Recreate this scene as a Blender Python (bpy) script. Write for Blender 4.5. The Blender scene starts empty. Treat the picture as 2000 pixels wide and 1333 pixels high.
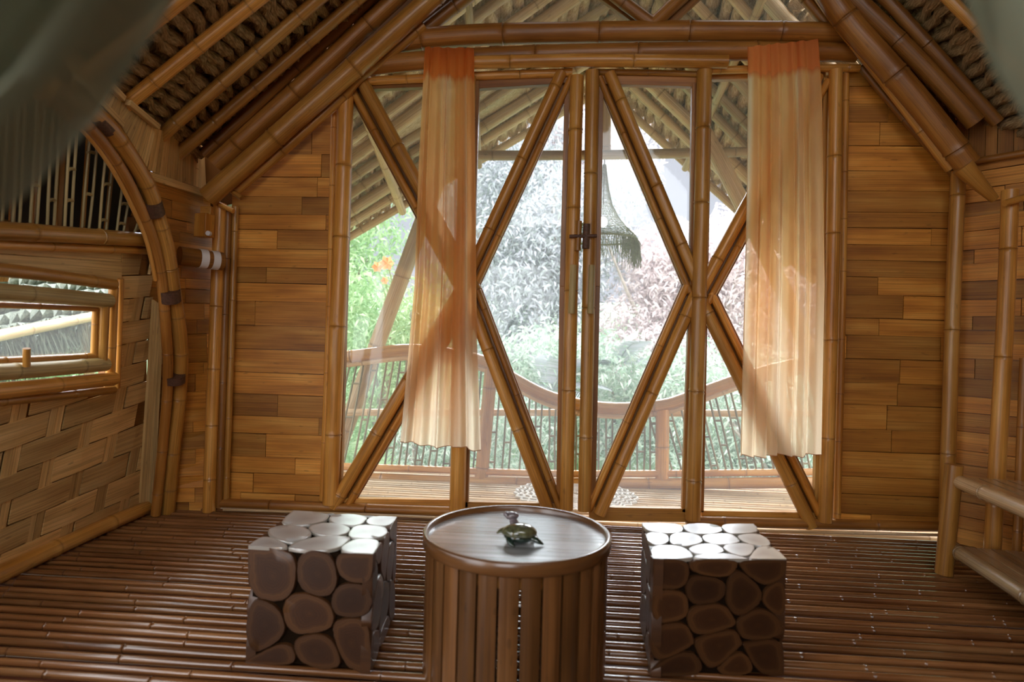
import bpy, math, random
import numpy as np
from mathutils import Vector as V, noise

# ------------------------------------------------------------------ camera, sky, sun, exposure
SC = bpy.context.scene
COL = SC.collection
FPX = 1200.0                      # focal length in pixels of the 2000x1333 frame
YAW = math.radians(4.0)
ROLL = math.radians(1.45)
CAM = V((0, 0, 1.0))
FW = V((-math.sin(YAW), math.cos(YAW), 0))
RT = V((math.cos(YAW), math.sin(YAW), 0))
UP = V((0, 0, 1))
CR = RT * math.cos(ROLL) + UP * math.sin(ROLL)
CU = RT * -math.sin(ROLL) + UP * math.cos(ROLL)

cd = bpy.data.cameras.new('camera')
cam = bpy.data.objects.new('camera', cd)
COL.objects.link(cam)
from mathutils import Matrix
mw = Matrix((( CR.x, CU.x, -FW.x, CAM.x), (CR.y, CU.y, -FW.y, CAM.y), (CR.z, CU.z, -FW.z, CAM.z), (0, 0, 0, 1)))
cam.matrix_world = mw
cd.sensor_width = 36.0
cd.lens = 36.0 * FPX / 2000
cd.clip_start = 0.02
cd.dof.use_dof = True
cd.dof.focus_distance = 3.35
cd.dof.aperture_fstop = 2.0
SC.camera = cam

SC.view_settings.view_transform = 'Standard'
SC.view_settings.look = 'None'
SC.view_settings.gamma = 1.0
SC.view_settings.exposure = 0.46

wd = bpy.data.worlds.new('sky')
SC.world = wd
wd.use_nodes = True
nt = wd.node_tree
bg = nt.nodes['Background']
# hazy sky: moderately bright over the hillside, far brighter overhead and behind the house
tc = nt.nodes.new('ShaderNodeTexCoord')
dt = nt.nodes.new('ShaderNodeVectorMath'); dt.operation = 'DOT_PRODUCT'
dt.inputs[1].default_value = (0.0, -0.55, 0.835)
nt.links.new(tc.outputs['Generated'], dt.inputs[0])
rp = nt.nodes.new('ShaderNodeValToRGB')
nt.links.new(dt.outputs['Value'], rp.inputs[0])
e = rp.color_ramp.elements
e[0].position = 0.0; e[0].color = (0.118, 0.121, 0.142, 1)
e[1].position = 0.75; e[1].color = (0.95, 0.97, 1.0, 1)
nt.links.new(rp.outputs[0], bg.inputs[0])
bg.inputs[1].default_value = 4.6

def fill_sun(name, el, az, energy, angle, color):
    ld = bpy.data.lights.new(name, 'SUN')
    ld.energy = energy
    ld.angle = math.radians(angle)
    ld.color = color
    o = bpy.data.objects.new(name, ld)
    d = V((math.sin(math.radians(az)) * math.cos(math.radians(el)), math.cos(math.radians(az)) * math.cos(math.radians(el)), math.sin(math.radians(el))))
    o.rotation_euler = d.to_track_quat('Z', 'Y').to_euler()
    o.location = (0, 8, 9)
    COL.objects.link(o)
fill_sun('fill_sun', 33, -2, 11.0, 42, (0.88, 0.93, 1.0))  # broad soft light added to stand in for bright low sky ahead

# ------------------------------------------------------------------ pixels of the photograph to rays
def ray(px, py):
    return FW + CR * ((px - 1000) / FPX) + CU * ((666.5 - py) / FPX)
def hit(px, py, p0, n):
    d = ray(px, py)
    return CAM + d * ((p0 - CAM).dot(n) / d.dot(n))
F = 3.40                                            # the glazed front wall stands at y = F
def PF(px, py, y=F): return hit(px, py, V((0, y, 0)), V((0, 1, 0)))
def PZ(px, py, z=0.0): return hit(px, py, V((0, 0, z)), UP)
def CW(a, b, z): return RT * a + FW * b + V((0, 0, z))   # across, away, up in the room's own axes
def depth(p): return (p - CAM).dot(FW)
def rpx(w, p): return w * 0.5 / FPX * depth(p)

# left wall: leans inwards
LB0, LB1 = PZ(0, 1130), PZ(285, 1000)
LDIR = (LB1 - LB0).normalized()
LIN = LDIR.cross(UP).normalized()
if LIN.dot(RT) < 0: LIN = -LIN
LUP = (UP + LIN * 0.165).normalized()
LN = LDIR.cross(LUP).normalized()
if LN.dot(RT) < 0: LN = -LN
def PL(px, py, off=0.0): return hit(px, py, LB0 + LN * off, LN)

# ------------------------------------------------------------------ mesh collector
class MB:
    def __init__(s):
        s.v = []; s.f = []; s.uv = []; s.nd = []; s.rn = []
    def add(s, vs, fs, uvs, nd=None, rn=0.5):
        o = len(s.v)
        s.v += [tuple(p) for p in vs]
        s.nd += list(nd) if nd is not None else [0.0] * len(vs)
        s.rn += [rn] * len(vs)
        for i, f in enumerate(fs):
            s.f.append(tuple(o + k for k in f))
            s.uv.append(uvs[i])
    def poly(s, pts, th, n, uv, rn=0.5, back=True):
        """a slab: outline pts, thickness th behind the normal n"""
        k = len(pts)
        n = n.normalized()
        vs = list(pts) + [p - n * th for p in pts]
        a = sum(((pts[i] - pts[0]).cross(pts[(i + 1) % k] - pts[0]) for i in range(1, k)), V((0, 0, 0)))
        idx = list(range(k))
        if a.dot(n) < 0: idx = idx[::-1]
        fs = [tuple(idx)]; us = [[uv[i] for i in idx]]
        if back:
            fs.append(tuple(k + i for i in idx[::-1])); us.append([uv[i] for i in idx[::-1]])
        for q in range(k):
            i, j = idx[q], idx[(q + 1) % k]
            fs.append((i, k + i, k + j, j)); us.append([uv[i], uv[i], uv[j], uv[j]])
        s.add(vs, fs, us, None, rn)
    def box(s, c, ax, ay, az, rn=0.5):
        """centre and three half axes"""
        vs = []
        for k in (-1, 1):
            for j in (-1, 1):
                for i in (-1, 1):
                    vs.append(c + ax * i + ay * j + az * k)
        fs = [(0, 2, 3, 1), (4, 5, 7, 6), (0, 1, 5, 4), (2, 6, 7, 3), (0, 4, 6, 2), (1, 3, 7, 5)]
        lx, ly, lz = ax.length, ay.length, az.length
        big = max((lx, 0), (ly, 1), (lz, 2))[1]
        def q(i):
            g = [(-1 if not i & 1 else 1) * lx, (-1 if not i & 2 else 1) * ly, (-1 if not i & 4 else 1) * lz]
            l = g.pop(big)
            return (g[0] + g[1], l)
        s.add(vs, fs, [[q(i) for i in f] for f in fs], None, rn)
    def tube(s, pts, r, seg=14, node=0.3, seed=0, bulge=0.07, caps=True, r2=None, rn=None, step=None, flat=None, smooth=True):
        rg = random.Random(seed * 7919 + 13)
        pts = [V(p) for p in pts]
        # smooth the path
        if len(pts) > 2 and smooth:
            q = []
            for i in range(len(pts) - 1):
                a = pts[max(i - 1, 0)]; b = pts[i]; c = pts[i + 1]; d = pts[min(i + 2, len(pts) - 1)]
                for t in (0, .25, .5, .75):
                    q.append(0.5 * ((2 * b) + (c - a) * t + (2 * a - 5 * b + 4 * c - d) * t * t + (-a + 3 * b - 3 * c + d) * t ** 3))
            q.append(pts[-1]); pts = q
        L = [0]
        for i in range(1, len(pts)): L.append(L[-1] + (pts[i] - pts[i - 1]).length)
        tot = L[-1]
        if tot < 1e-6: return
        st = [(x, 1, 0) for x in L]
        if step:
            k = int(tot / step); st += [(tot * i / k, 1, 0) for i in range(1, k)]
        if node:
            x = rg.uniform(0.15, 1) * node
            while x < tot - r:
                w = r * 0.22
                for dx, m, n in ((-w * 3.2, 1, 0), (-w * 1.8, 1, 0), (-w * .6, 1 + bulge, .35), (-w * .15, 1 - bulge * .5, 1), (w * .25, 1 - bulge * .3, .9), (w * .8, 1 + bulge * .7, .25), (w * 2.2, 1, 0), (w * 3.8, 1, 0)):
                    if 0 < x + dx < tot: st.append((x + dx, m, n))
                x += node * rg.uniform(.75, 1.25)
        st.sort(key=lambda t: t[0])
        o = [st[0]]
        for t in st[1:]:
            if t[0] - o[-1][0] > 1e-5: o.append(t)
        st = o
        vs = []; nd = []; ring = []
        k = 0
        t0 = (pts[1] - pts[0]).normalized()
        ref = V((0, 0, 1)) if abs(t0.z) < .9 else V((1, 0, 0))
        nx = ref.cross(t0).normalized()
        rn = rg.random() if rn is None else rn
        for (x, m, n) in st:
            while k < len(L) - 2 and L[k + 1] < x: k += 1
            d = L[k + 1] - L[k]
            f = (x - L[k]) / d if d else 0
            p = pts[k].lerp(pts[k + 1], min(max(f, 0), 1))
            tn = (pts[k + 1] - pts[k])
            if f < .5 and k > 0: tn = tn + (pts[k] - pts[k - 1]) * (.5 - f) * 2
            if f > .5 and k < len(pts) - 2: tn = tn + (pts[k + 2] - pts[k + 1]) * (f - .5) * 2
            tn.normalize()
            nx = (nx - tn * nx.dot(tn)).normalized()
            ny = tn.cross(nx)
            rr = (r + ((r2 if r2 is not None else r) - r) * x / tot) * m
            if n == 0: rr *= 1 + (noise.noise(V((x * 2, rn * 31, 0))) * .03 if node else 0)
            for j in range(seg):
                a = 2 * math.pi * j / seg
                vs.append(p + nx * math.cos(a) * rr + ny * math.sin(a) * rr * (flat or 1))
                nd.append(n)
            ring.append(x)
        fs = []; us = []
        C = 2 * math.pi * r
        for i in range(len(ring) - 1):
            for j in range(seg):
                j2 = (j + 1) % seg
                fs.append((i * seg + j, i * seg + j2, (i + 1) * seg + j2, (i + 1) * seg + j))
                u0, u1 = C * j / seg, C * (j + 1) / seg
                us.append([(u0, ring[i]), (u1, ring[i]), (u1, ring[i + 1]), (u0, ring[i + 1])])
        if caps:
            for e, base in ((0, 0), (1, (len(ring) - 1) * seg)):
                f = tuple(range(base, base + seg))
                if e == 0: f = f[::-1]
                fs.append(f); us.append([(0.5, 0)] * seg)
                for q in range(base, base + seg): pass
        s.add(vs, fs, us, nd, rn)
    def build(s, name, mat, parent=None, smooth=True, bevel=0):
        me = bpy.data.meshes.new(name)
        me.from_pydata(s.v, [], s.f)
        uvl = me.uv_layers.new(name='UVMap')
        flat = [c for f in s.uv for p in f for c in p]
        uvl.data.foreach_set('uv', flat)
        for nm, dat in (('node', s.nd), ('rnd', s.rn)):
            at = me.attributes.new(nm, 'FLOAT', 'POINT')
            at.data.foreach_set('value', dat)
        if smooth:
            me.polygons.foreach_set('use_smooth', [True] * len(me.polygons))
            me.set_sharp_from_angle(angle=math.radians(50))
        me.materials.append(mat)
        o = bpy.data.objects.new(name, me)
        COL.objects.link(o)
        if parent: 
            o.parent = parent
            o.matrix_parent_inverse = Matrix.Translation(-parent.location) if parent.location.length else Matrix()
        if bevel:
            b = o.modifiers.new('bevel', 'BEVEL'); b.width = bevel; b.segments = 2; b.limit_method = 'ANGLE'
        return o

def tag(o, label, cat, group=None, kind=None):
    if label: o['label'] = label
    if cat: o['category'] = cat
    if group: o['group'] = group
    if kind: o['kind'] = kind
    return o
def struct(o):
    o['kind'] = 'structure'; return o
def empty(name, loc=(0, 0, 0)):
    o = bpy.data.objects.new(name, None)
    o.empty_display_size = .1
    o.location = loc
    COL.objects.link(o)
    return o

# ------------------------------------------------------------------ materials
def newmat(name):
    m = bpy.data.materials.new(name); m.use_nodes = True
    nt = m.node_tree
    return m, nt, nt.nodes['Principled BSDF']
def mix(nt, fac, a, b, mode='MIX'):
    n = nt.nodes.new('ShaderNodeMix'); n.data_type = 'RGBA'; n.blend_type = mode
    for sock, val in ((0, fac), (6, a), (7, b)):
        if hasattr(val, 'links') or hasattr(val, 'is_linked'): nt.links.new(val, n.inputs[sock])
        else: n.inputs[sock].default_value = val if sock == 0 else (*val, 1)
    return n.outputs[2]
def math_n(nt, op, a, b=0.0, c=0.0):
    n = nt.nodes.new('ShaderNodeMath'); n.operation = op
    for i, val in enumerate((a, b, c)):
        if hasattr(val, 'is_linked'): nt.links.new(val, n.inputs[i])
        else: n.inputs[i].default_value = val
    return n.outputs[0]
def ramp(nt, fac, stops):
    n = nt.nodes.new('ShaderNodeValToRGB')
    el = n.color_ramp.elements
    while len(el) < len(stops): el.new(0.5)
    for e, (p, c) in zip(el, stops): e.position = p; e.color = (*c, 1) if len(c) == 3 else c
    nt.links.new(fac, n.inputs[0])
    return n.outputs[0]
def bamboo_mat(name, c_dark, c_mid, c_light, rough=0.38, node_dark=0.45, fib=260, coat=0.0, spots=0.3, bump=0.25, rvar=0.35):
    m, nt, b = newmat(name)
    uv = nt.nodes.new('ShaderNodeUVMap')
    def noi(sx, sy, det=3, sc=1.0):
        mp = nt.nodes.new('ShaderNodeMapping'); mp.inputs['Scale'].default_value = (sx, sy, 1)
        nt.links.new(uv.outputs[0], mp.inputs[0])
        rn = nt.nodes.new('ShaderNodeAttribute'); rn.attribute_name = 'rnd'
        cb = nt.nodes.new('ShaderNodeCombineXYZ')
        nt.links.new(math_n(nt, 'MULTIPLY', rn.outputs['Fac'], 57.0), cb.inputs[2])
        ad = nt.nodes.new('ShaderNodeVectorMath'); ad.operation = 'ADD'
        nt.links.new(mp.outputs[0], ad.inputs[0]); nt.links.new(cb.outputs[0], ad.inputs[1])
        n = nt.nodes.new('ShaderNodeTexNoise'); n.inputs['Scale'].default_value = sc; n.inputs['Detail'].default_value = det
        nt.links.new(ad.outputs[0], n.inputs['Vector'])
        return n.outputs[0]
    fibre = noi(fib, 1.6, 2)
    blot = noi(14, 2.2, 4)
    col = ramp(nt, blot, [(0.28, c_dark), (0.5, c_mid), (0.72, c_light)])
    fr = ramp(nt, fibre, [(0.35, (0.62, 0.58, 0.52)), (0.6, (1.05, 1.05, 1.05))])
    col = mix(nt, 0.75, col, fr, 'MULTIPLY')
    at = nt.nodes.new('ShaderNodeAttribute'); at.attribute_name = 'rnd'
    rv = ramp(nt, at.outputs['Fac'], [(0.0, (1 - rvar, 1 - rvar, 1 - rvar * 1.1)), (1.0, (1 + rvar * .45, 1 + rvar * .4, 1 + rvar * .3))])
    col = mix(nt, 1.0, col, rv, 'MULTIPLY')
    dots = noi(60, 14, 1)
    dk = ramp(nt, dots, [(0.70, (1, 1, 1)), (0.78, (1 - spots, 1 - spots, 1 - spots))])
    col = mix(nt, 1.0, col, dk, 'MULTIPLY')
    nd = nt.nodes.new('ShaderNodeAttribute'); nd.attribute_name = 'node'
    col = mix(nt, math_n(nt, 'MULTIPLY', nd.outputs['Fac'], node_dark), col, (c_dark[0] * .25, c_dark[1] * .22, c_dark[2] * .2))
    nt.links.new(col, b.inputs['Base Color'])
    b.inputs['Roughness'].default_value = rough
    b.inputs['Coat Weight'].default_value = coat
    b.inputs['Coat Roughness'].default_value = 0.18
    bp = nt.nodes.new('ShaderNodeBump'); bp.inputs['Strength'].default_value = bump; bp.inputs['Distance'].default_value = 0.002
    nt.links.new(fibre, bp.inputs['Height']); nt.links.new(bp.outputs[0], b.inputs['Normal'])
    return m
def plain(name, col, rough=0.5, metal=0.0, coat=0.0, var=0.0, scale=20):
    m, nt, b = newmat(name)
    if var:
        tcn = nt.nodes.new('ShaderNodeTexCoord')
        n = nt.nodes.new('ShaderNodeTexNoise'); n.inputs['Scale'].default_value = scale; n.inputs['Detail'].default_value = 4
        nt.links.new(tcn.outputs['Object'], n.inputs['Vector'])
        c = ramp(nt, n.outputs[0], [(0.3, tuple(x * (1 - var) for x in col)), (0.7, tuple(min(1, x * (1 + var)) for x in col))])
        nt.links.new(c, b.inputs['Base Color'])
    else: b.inputs['Base Color'].default_value = (*col, 1)
    b.inputs['Roughness'].default_value = rough
    b.inputs['Metallic'].default_value = metal
    b.inputs['Coat Weight'].default_value = coat
    return m

M_POLE = bamboo_mat('golden bamboo pole', (.42, .175, .026), (.62, .29, .055), (.76, .41, .105), rough=.36, coat=.15)
M_DARK = bamboo_mat('brown bamboo pole', (.23, .085, .013), (.36, .145, .024), (.46, .21, .045), rough=.42, coat=.1)
M_PLANK = bamboo_mat('flattened bamboo board', (.42, .155, .018), (.62, .26, .036), (.76, .38, .075), rough=.5, fib=230, bump=.6, rvar=.42)
M_WEAVE = bamboo_mat('woven bamboo strip', (.53, .32, .115), (.74, .48, .19), (.84, .60, .28), rough=.5, fib=230, bump=.6, rvar=.3)
M_FLOOR = bamboo_mat('floor bamboo rod', (.15, .055, .018), (.24, .10, .034), (.34, .16, .06), rough=.22, coat=1.0, rvar=.3)
M_UNDER = bamboo_mat('red brown underfloor', (.14, .035, .012), (.22, .06, .02), (.28, .085, .03), rough=.6)
M_PALE = bamboo_mat('weathered pale bamboo', (.56, .36, .18), (.72, .50, .28), (.84, .66, .44), rough=.45)
M_PICK = bamboo_mat('grey green split bamboo', (.16, .15, .08), (.26, .23, .13), (.36, .32, .2), rough=.6)
M_SLAT = bamboo_mat('split bamboo slat', (.34, .25, .10), (.46, .35, .15), (.56, .45, .22), rough=.5)
M_TABLE = bamboo_mat('dark polished board', (.11, .047, .014), (.17, .072, .022), (.22, .10, .033), rough=.30, coat=.7, fib=150)
M_TOP = bamboo_mat('lacquered top with painted sheen', (.34, .355, .38), (.46, .48, .51), (.54, .56, .60), rough=.25, coat=1.0, fib=150, bump=.1)  # pale bluish colour stands in for window light reflected on the top
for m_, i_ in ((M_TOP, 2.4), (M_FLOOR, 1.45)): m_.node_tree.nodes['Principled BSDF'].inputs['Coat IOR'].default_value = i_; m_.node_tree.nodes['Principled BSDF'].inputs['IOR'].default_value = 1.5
M_SHELF = bamboo_mat('shelf bamboo', (.34, .22, .11), (.50, .34, .18), (.62, .44, .26), rough=.25, coat=.6)
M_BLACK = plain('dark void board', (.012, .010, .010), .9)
M_BAND = plain('brown rattan lashing', (.09, .04, .022), .6, var=.4, scale=90)
M_WHITE = plain('white paper', (.75, .72, .68), .6)

def thatch_mat(name, c1, c2, c3, sx=9, sy=120):
    m, nt, b = newmat(name)
    uv = nt.nodes.new('ShaderNodeUVMap')
    at = nt.nodes.new('ShaderNodeAttribute'); at.attribute_name = 'rnd'
    mp = nt.nodes.new('ShaderNodeMapping'); mp.inputs['Scale'].default_value = (sy, sx * 4, 1); mp.inputs['Rotation'].default_value = (0, 0, .6)
    nt.links.new(uv.outputs[0], mp.inputs[0])
    n = nt.nodes.new('ShaderNodeTexNoise'); n.inputs['Scale'].default_value = 1; n.inputs['Detail'].default_value = 3
    nt.links.new(mp.outputs[0], n.inputs['Vector'])
    c = ramp(nt, n.outputs[0], [(.3, c1), (.5, c2), (.7, c3)])
    nt.links.new(c, b.inputs['Base Color'])
    b.inputs['Roughness'].default_value = .75
    bp = nt.nodes.new('ShaderNodeBump'); bp.inputs['Strength'].default_value = .9; bp.inputs['Distance'].default_value = .008
    nt.links.new(n.outputs[0], bp.inputs['Height']); nt.links.new(bp.outputs[0], b.inputs['Normal'])
    return m
M_THATCH = thatch_mat('grass thatch rolls', (.13, .085, .035), (.34, .23, .11), (.52, .38, .2))
M_THATCH_OUT = thatch_mat('porch thatch', (.42, .30, .17), (.66, .50, .32), (.84, .70, .5))

def glass_mat():
    m = bpy.data.materials.new('window glass with haze veil'); m.use_nodes = True
    nt = m.node_tree; nt.nodes.clear()
    out = nt.nodes.new('ShaderNodeOutputMaterial')
    tr = nt.nodes.new('ShaderNodeBsdfTransparent'); tr.inputs[0].default_value = (.97, .985, .975, 1)
    tl = nt.nodes.new('ShaderNodeBsdfTranslucent'); tl.inputs[0].default_value = (.9, .92, .95, 1)
    gl = nt.nodes.new('ShaderNodeBsdfGlossy'); gl.inputs['Roughness'].default_value = .03
    m1 = nt.nodes.new('ShaderNodeMixShader'); m1.inputs[0].default_value = GLASS_VEIL
    m2 = nt.nodes.new('ShaderNodeMixShader')
    lw = nt.nodes.new('ShaderNodeLayerWeight'); lw.inputs[0].default_value = .5
    nt.links.new(math_n(nt, 'MULTIPLY_ADD', math_n(nt, 'POWER', lw.outputs['Facing'], 5.0), .9, .025), m2.inputs[0])
    nt.links.new(tr.outputs[0], m1.inputs[1]); nt.links.new(tl.outputs[0], m1.inputs[2])
    nt.links.new(m1.outputs[0], m2.inputs[1]); nt.links.new(gl.outputs[0], m2.inputs[2])
    nt.links.new(m2.outputs[0], out.inputs[0])
    return m
GLASS_VEIL = 0.04  # milky veil put into the panes to imitate outdoor haze
M_GLASS = glass_mat()

SEED = [0]
def sd():
    SEED[0] += 1; return SEED[0]
def pole_px(name, pts, w, y=F, mat=None, parent=None, node=.32, seg=14, flat=None, w2=None):
    """round pole whose axis runs through photo points on the plane y"""
    P = [PF(x, q, y) for x, q in pts]
    m = MB(); m.tube(P, rpx(w, P[0]), seg, node, sd(), r2=rpx(w2 or w, P[-1]), flat=flat)
    return m.build(name, mat or M_POLE, parent)
def strip_px(name, pts, w, y=F, th=.02, mat=None, parent=None):
    """flat batten between two photo points on the plane y"""
    m = MB()
    for a, b in zip(pts[:-1], pts[1:]):
        A, B = PF(*a, y), PF(*b, y)
        d = (B - A); n = V((0, 1, 0)); s = d.cross(n).normalized()
        r = rpx(w, A)
        m.box((A + B) / 2, s * r, n * th / 2, d / 2, random.Random(sd()).random())
    return m.build(name, mat or M_POLE, parent, bevel=.002)

# ------------------------------------------------------------------ board-clad patches
def clip(poly, cp):
    """Sutherland-Hodgman, cp convex counter-clockwise"""
    out = poly
    for i in range(len(cp)):
        a, b = cp[i], cp[(i + 1) % len(cp)]
        inp, out = out, []
        if not inp: return []
        def side(p): return (b[0] - a[0]) * (p[1] - a[1]) - (b[1] - a[1]) * (p[0] - a[0])
        for j in range(len(inp)):
            p, q = inp[j - 1], inp[j]
            sp_, sq = side(p), side(q)
            if sq >= 0:
                if sp_ < 0:
                    t = sp_ / (sp_ - sq); out.append((p[0] + (q[0] - p[0]) * t, p[1] + (q[1] - p[1]) * t))
                out.append(q)
            elif sp_ >= 0:
                t = sp_ / (sp_ - sq); out.append((p[0] + (q[0] - p[0]) * t, p[1] + (q[1] - p[1]) * t))
    return out
def ccw(p):
    a = sum(p[i - 1][0] * p[i][1] - p[i][0] * p[i - 1][1] for i in range(len(p)))
    return p if a > 0 else p[::-1]
def bil(c, u, v):
    A, B, C, D = c
    return (A * (1 - u) + B * u) * (1 - v) + (D * (1 - u) + C * u) * v
def boards(m, c, n, h, joint=(.35, 1.1), gap=.003, seed=1, cp=None, th=.012, vert=False, wob=.004):
    """c = four corners (bl, br, tr, tl); boards of height h along u (or upright if vert)"""
    rg = random.Random(seed)
    W = ((c[1] - c[0]).length + (c[2] - c[3]).length) / 2
    H = ((c[3] - c[0]).length + (c[2] - c[1]).length) / 2
    if vert:
        c = [c[0], c[3], c[2], c[1]]; W, H = H, W
        if cp: cp = [(v, u) for u, v in cp]
    if cp: cp = ccw(cp)
    y = 0.0
    while y < H - .004:
        hh = min(h * rg.uniform(.72, 1.25), H - y)
        x = -rg.random() * joint[1]
        while x < W:
            w = rg.uniform(*joint)
            x0, x1 = max(x, 0), min(x + w, W)
            if x1 - x0 > .01:
                e = rg.uniform(-.004, .004)
                r = [(x0 / W + gap / W / 2, (y + gap / 2) / H), (x1 / W - gap / W / 2, (y + gap / 2 + e * .5) / H), (x1 / W - gap / W / 2, (y + hh - gap / 2 + e) / H), (x0 / W + gap / W / 2, (y + hh - gap / 2) / H)]
                if cp: r = clip(r, cp)
                if len(r) > 2:
                    q = []
                    for i in range(len(r)):
                        a, b = r[i - 1], r[i]
                        if abs(a[0] - b[0]) + abs(a[1] - b[1]) > 1e-6: q.append(b)
                    if len(q) > 2:
                        off = rg.uniform(0, wob)
                        m.poly([bil(c, u, v) + n * off for u, v in q], th, n, [(v * H, u * W + y * 7) for u, v in q], rg.random())
            x += w
        y += hh

def wall_panel(name, pxs, h, seed, parent, y=F + .01, mat=None, jo=(.35, 1.1)):
    P = [PF(x, q, y) for x, q in pxs]
    x0 = min(p.x for p in P); x1 = max(p.x for p in P); z0 = min(p.z for p in P); z1 = max(p.z for p in P)
    c = [V((x0, y, z0)), V((x1, y, z0)), V((x1, y, z1)), V((x0, y, z1))]
    cp = [((p.x - x0) / (x1 - x0), (p.z - z0) / (z1 - z0)) for p in P]
    m = MB(); boards(m, c, V((0, -1, 0)), h, jo, seed=seed, cp=cp)
    o = m.build(name, mat or M_PLANK, parent, smooth=False)
    b = MB(); b.poly([p + V((0, .016, 0)) for p in P], .05, V((0, -1, 0)), [(0, 0)] * len(P))
    b.build(name + '_backing', M_DARK, parent, smooth=False)
    return o

wf = struct(empty('wall_front', (0, 0, 0)))
wall_panel('board_cladding', [(432, 1000), (642, 1000), (664, 185), (455, 365)], .112, 5, wf, jo=(.3, 1.0))
wall_panel('board_cladding', [(1632, 1035), (1858, 1035), (1872, 335), (1700, 135), (1650, 135)], .108, 8, wf, jo=(.3, 1.2))

# ------------------------------------------------------------------ left wall
lw = struct(empty('wall_left'))
LB = LB0 - LDIR * 1.9          # the wall runs on past the camera
LTOT = (LB1 - LB).length
LTOP = 2.06
def lpt(s_, t_): return LB + LDIR * s_ + LUP * t_          # metres along / up
def lst(px, py):
    p = PL(px, py) - LB
    t_ = p.dot(LUP)
    return p.dot(LDIR), t_
_es, _et = lst(296, 338)
def send(t_): return LTOT - (LTOT - _es) * max(0, t_) / _et      # the far end leans towards the room
m = MB()
# window hole in wall coordinates
wx1, _ = lst(228, 650); _, wz0 = lst(110, 775); _, wz1 = lst(110, 535)
wx0 = wx1 - 2.2
arch_bottom = lst(150, 462)[1]
VS, VW, RH = .20, .075, .112
rg = random.Random(4)
def tilt(s_, t_): return t_ + (s_ - LTOT + .9) * .13 * min(t_ / .5, 1) * (1 if t_ < 1.2 else 1)
ncol = int(LTOT / VS) + 2
nrow = 13
for r_ in range(-1, nrow):
    for c_ in range(ncol):
        s0 = c_ * VS + rg.uniform(-.008, .008)
        over = (r_ + c_) % 2 == 0        # horizontal strip passes over the upright here
        t0, t1 = r_ * RH + .003, (r_ + 1) * RH - .003
        def ok(a, b, t):
            if a < 0 or b > LTOT + .02: return False
            return not (b > wx0 and a < wx1 - .02 and wz0 + .02 < t < wz1 - .02)
        tm = (t0 + t1) / 2
        ends = [(s0, t0), (s0 + VS * 2 - VW - .004, t0)]
        # horizontal strip: one long visible piece spans from one crossing-over gap to the next
        if over:
            a, b = s0 - (VS - VW) + .004, s0 + VS - .004
            a = max(a, 0); b = min(b, send(t1))
            q = [(a, t0), (b, t0), (b, t1), (a, t1)]
            qq = [(x, tilt(x, y)) for x, y in q]
            if max(y for x, y in qq) > arch_bottom + .02 or min(y for x, y in qq) < -.03: continue
            if b <= a or not ok(a, b, tilt((a + b) / 2, tm)): 
                # trim against the window's edge
                if b > wx1 and a < wx1: a = wx1 - .02
                else: continue
                q = [(a, t0), (b, t0), (b, t1), (a, t1)]; qq = [(x, tilt(x, y)) for x, y in q]
            ln = rg.random()
            # slightly arched across the crossing
            xs = [a, (a + b) / 2, b]
            for k in range(2):
                o0 = .006 if k == 0 else .012; o1 = .012 if k == 0 else .006
                pa = [(xs[k], t0, o0), (xs[k + 1], t0, o1), (xs[k + 1], t1, o1), (xs[k], t1, o0)]
                m.poly([lpt(x, tilt(x, y)) + LN * o for x, y, o in pa], .006, LN, [(y, x) for x, y, o in pa], ln)
        else:
            a, b = s0, s0 + VW
            ta, tb = t0 - .012, t1 + .012
            if ok(a, b, tilt(a, tm)) and b < send(tilt(a, tb)) and tilt(a, tb) < arch_bottom + .03:
                for (xa, xb) in ((a, a + VW * .47), (a + VW * .5, b)):
                    m.poly([lpt(x, tilt(x, y)) + LN * .005 for x, y in ((xa, ta), (xb, ta), (xb, tb), (xa, tb))], .005, LN, [(x, y) for x, y in ((xa, ta), (xb, ta), (xb, tb), (xa, tb))], rg.random())
m.build('woven_strips', M_WEAVE, lw, smooth=False)
# backing around the window
b = MB()
for (a0, a1, t0, t1) in ((0, LTOT, 0, wz0 + .02), (0, wx0, wz0, wz1), (wx1 - .02, LTOT, wz0, wz1), (0, LTOT, wz1 - .02, arch_bottom)):
    q = [(a0, t0), (min(a1, send(t0)), t0), (min(a1, send(t1)), t1), (a0, t1)]
    b.poly([lpt(x, y) - LN * .008 for x, y in q], .03, LN, [(y, x) for x, y in q], .3)
b.build('wall_backing', M_DARK, lw, smooth=False)
# upper wall over the arch (dark space behind the lattice)
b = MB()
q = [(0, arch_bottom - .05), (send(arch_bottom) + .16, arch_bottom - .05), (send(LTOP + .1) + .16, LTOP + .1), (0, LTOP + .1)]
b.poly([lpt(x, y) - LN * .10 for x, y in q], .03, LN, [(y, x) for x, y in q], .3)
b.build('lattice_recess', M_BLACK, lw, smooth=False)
# flat boards above the window
m = MB()
c = [PL(-300, 478, .012), PL(246, 548, .012), PL(292, 492, .012), PL(-300, 440, .012)]
c = [PL(-600, 490, .014), PL(236, 548, .014), PL(240, 490, .014), PL(-600, 430, .014)]
boards(m, c, LN, .075, (.4, 1.0), seed=3)
m.build('board_cladding', M_WEAVE, lw, smooth=False)
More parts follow.
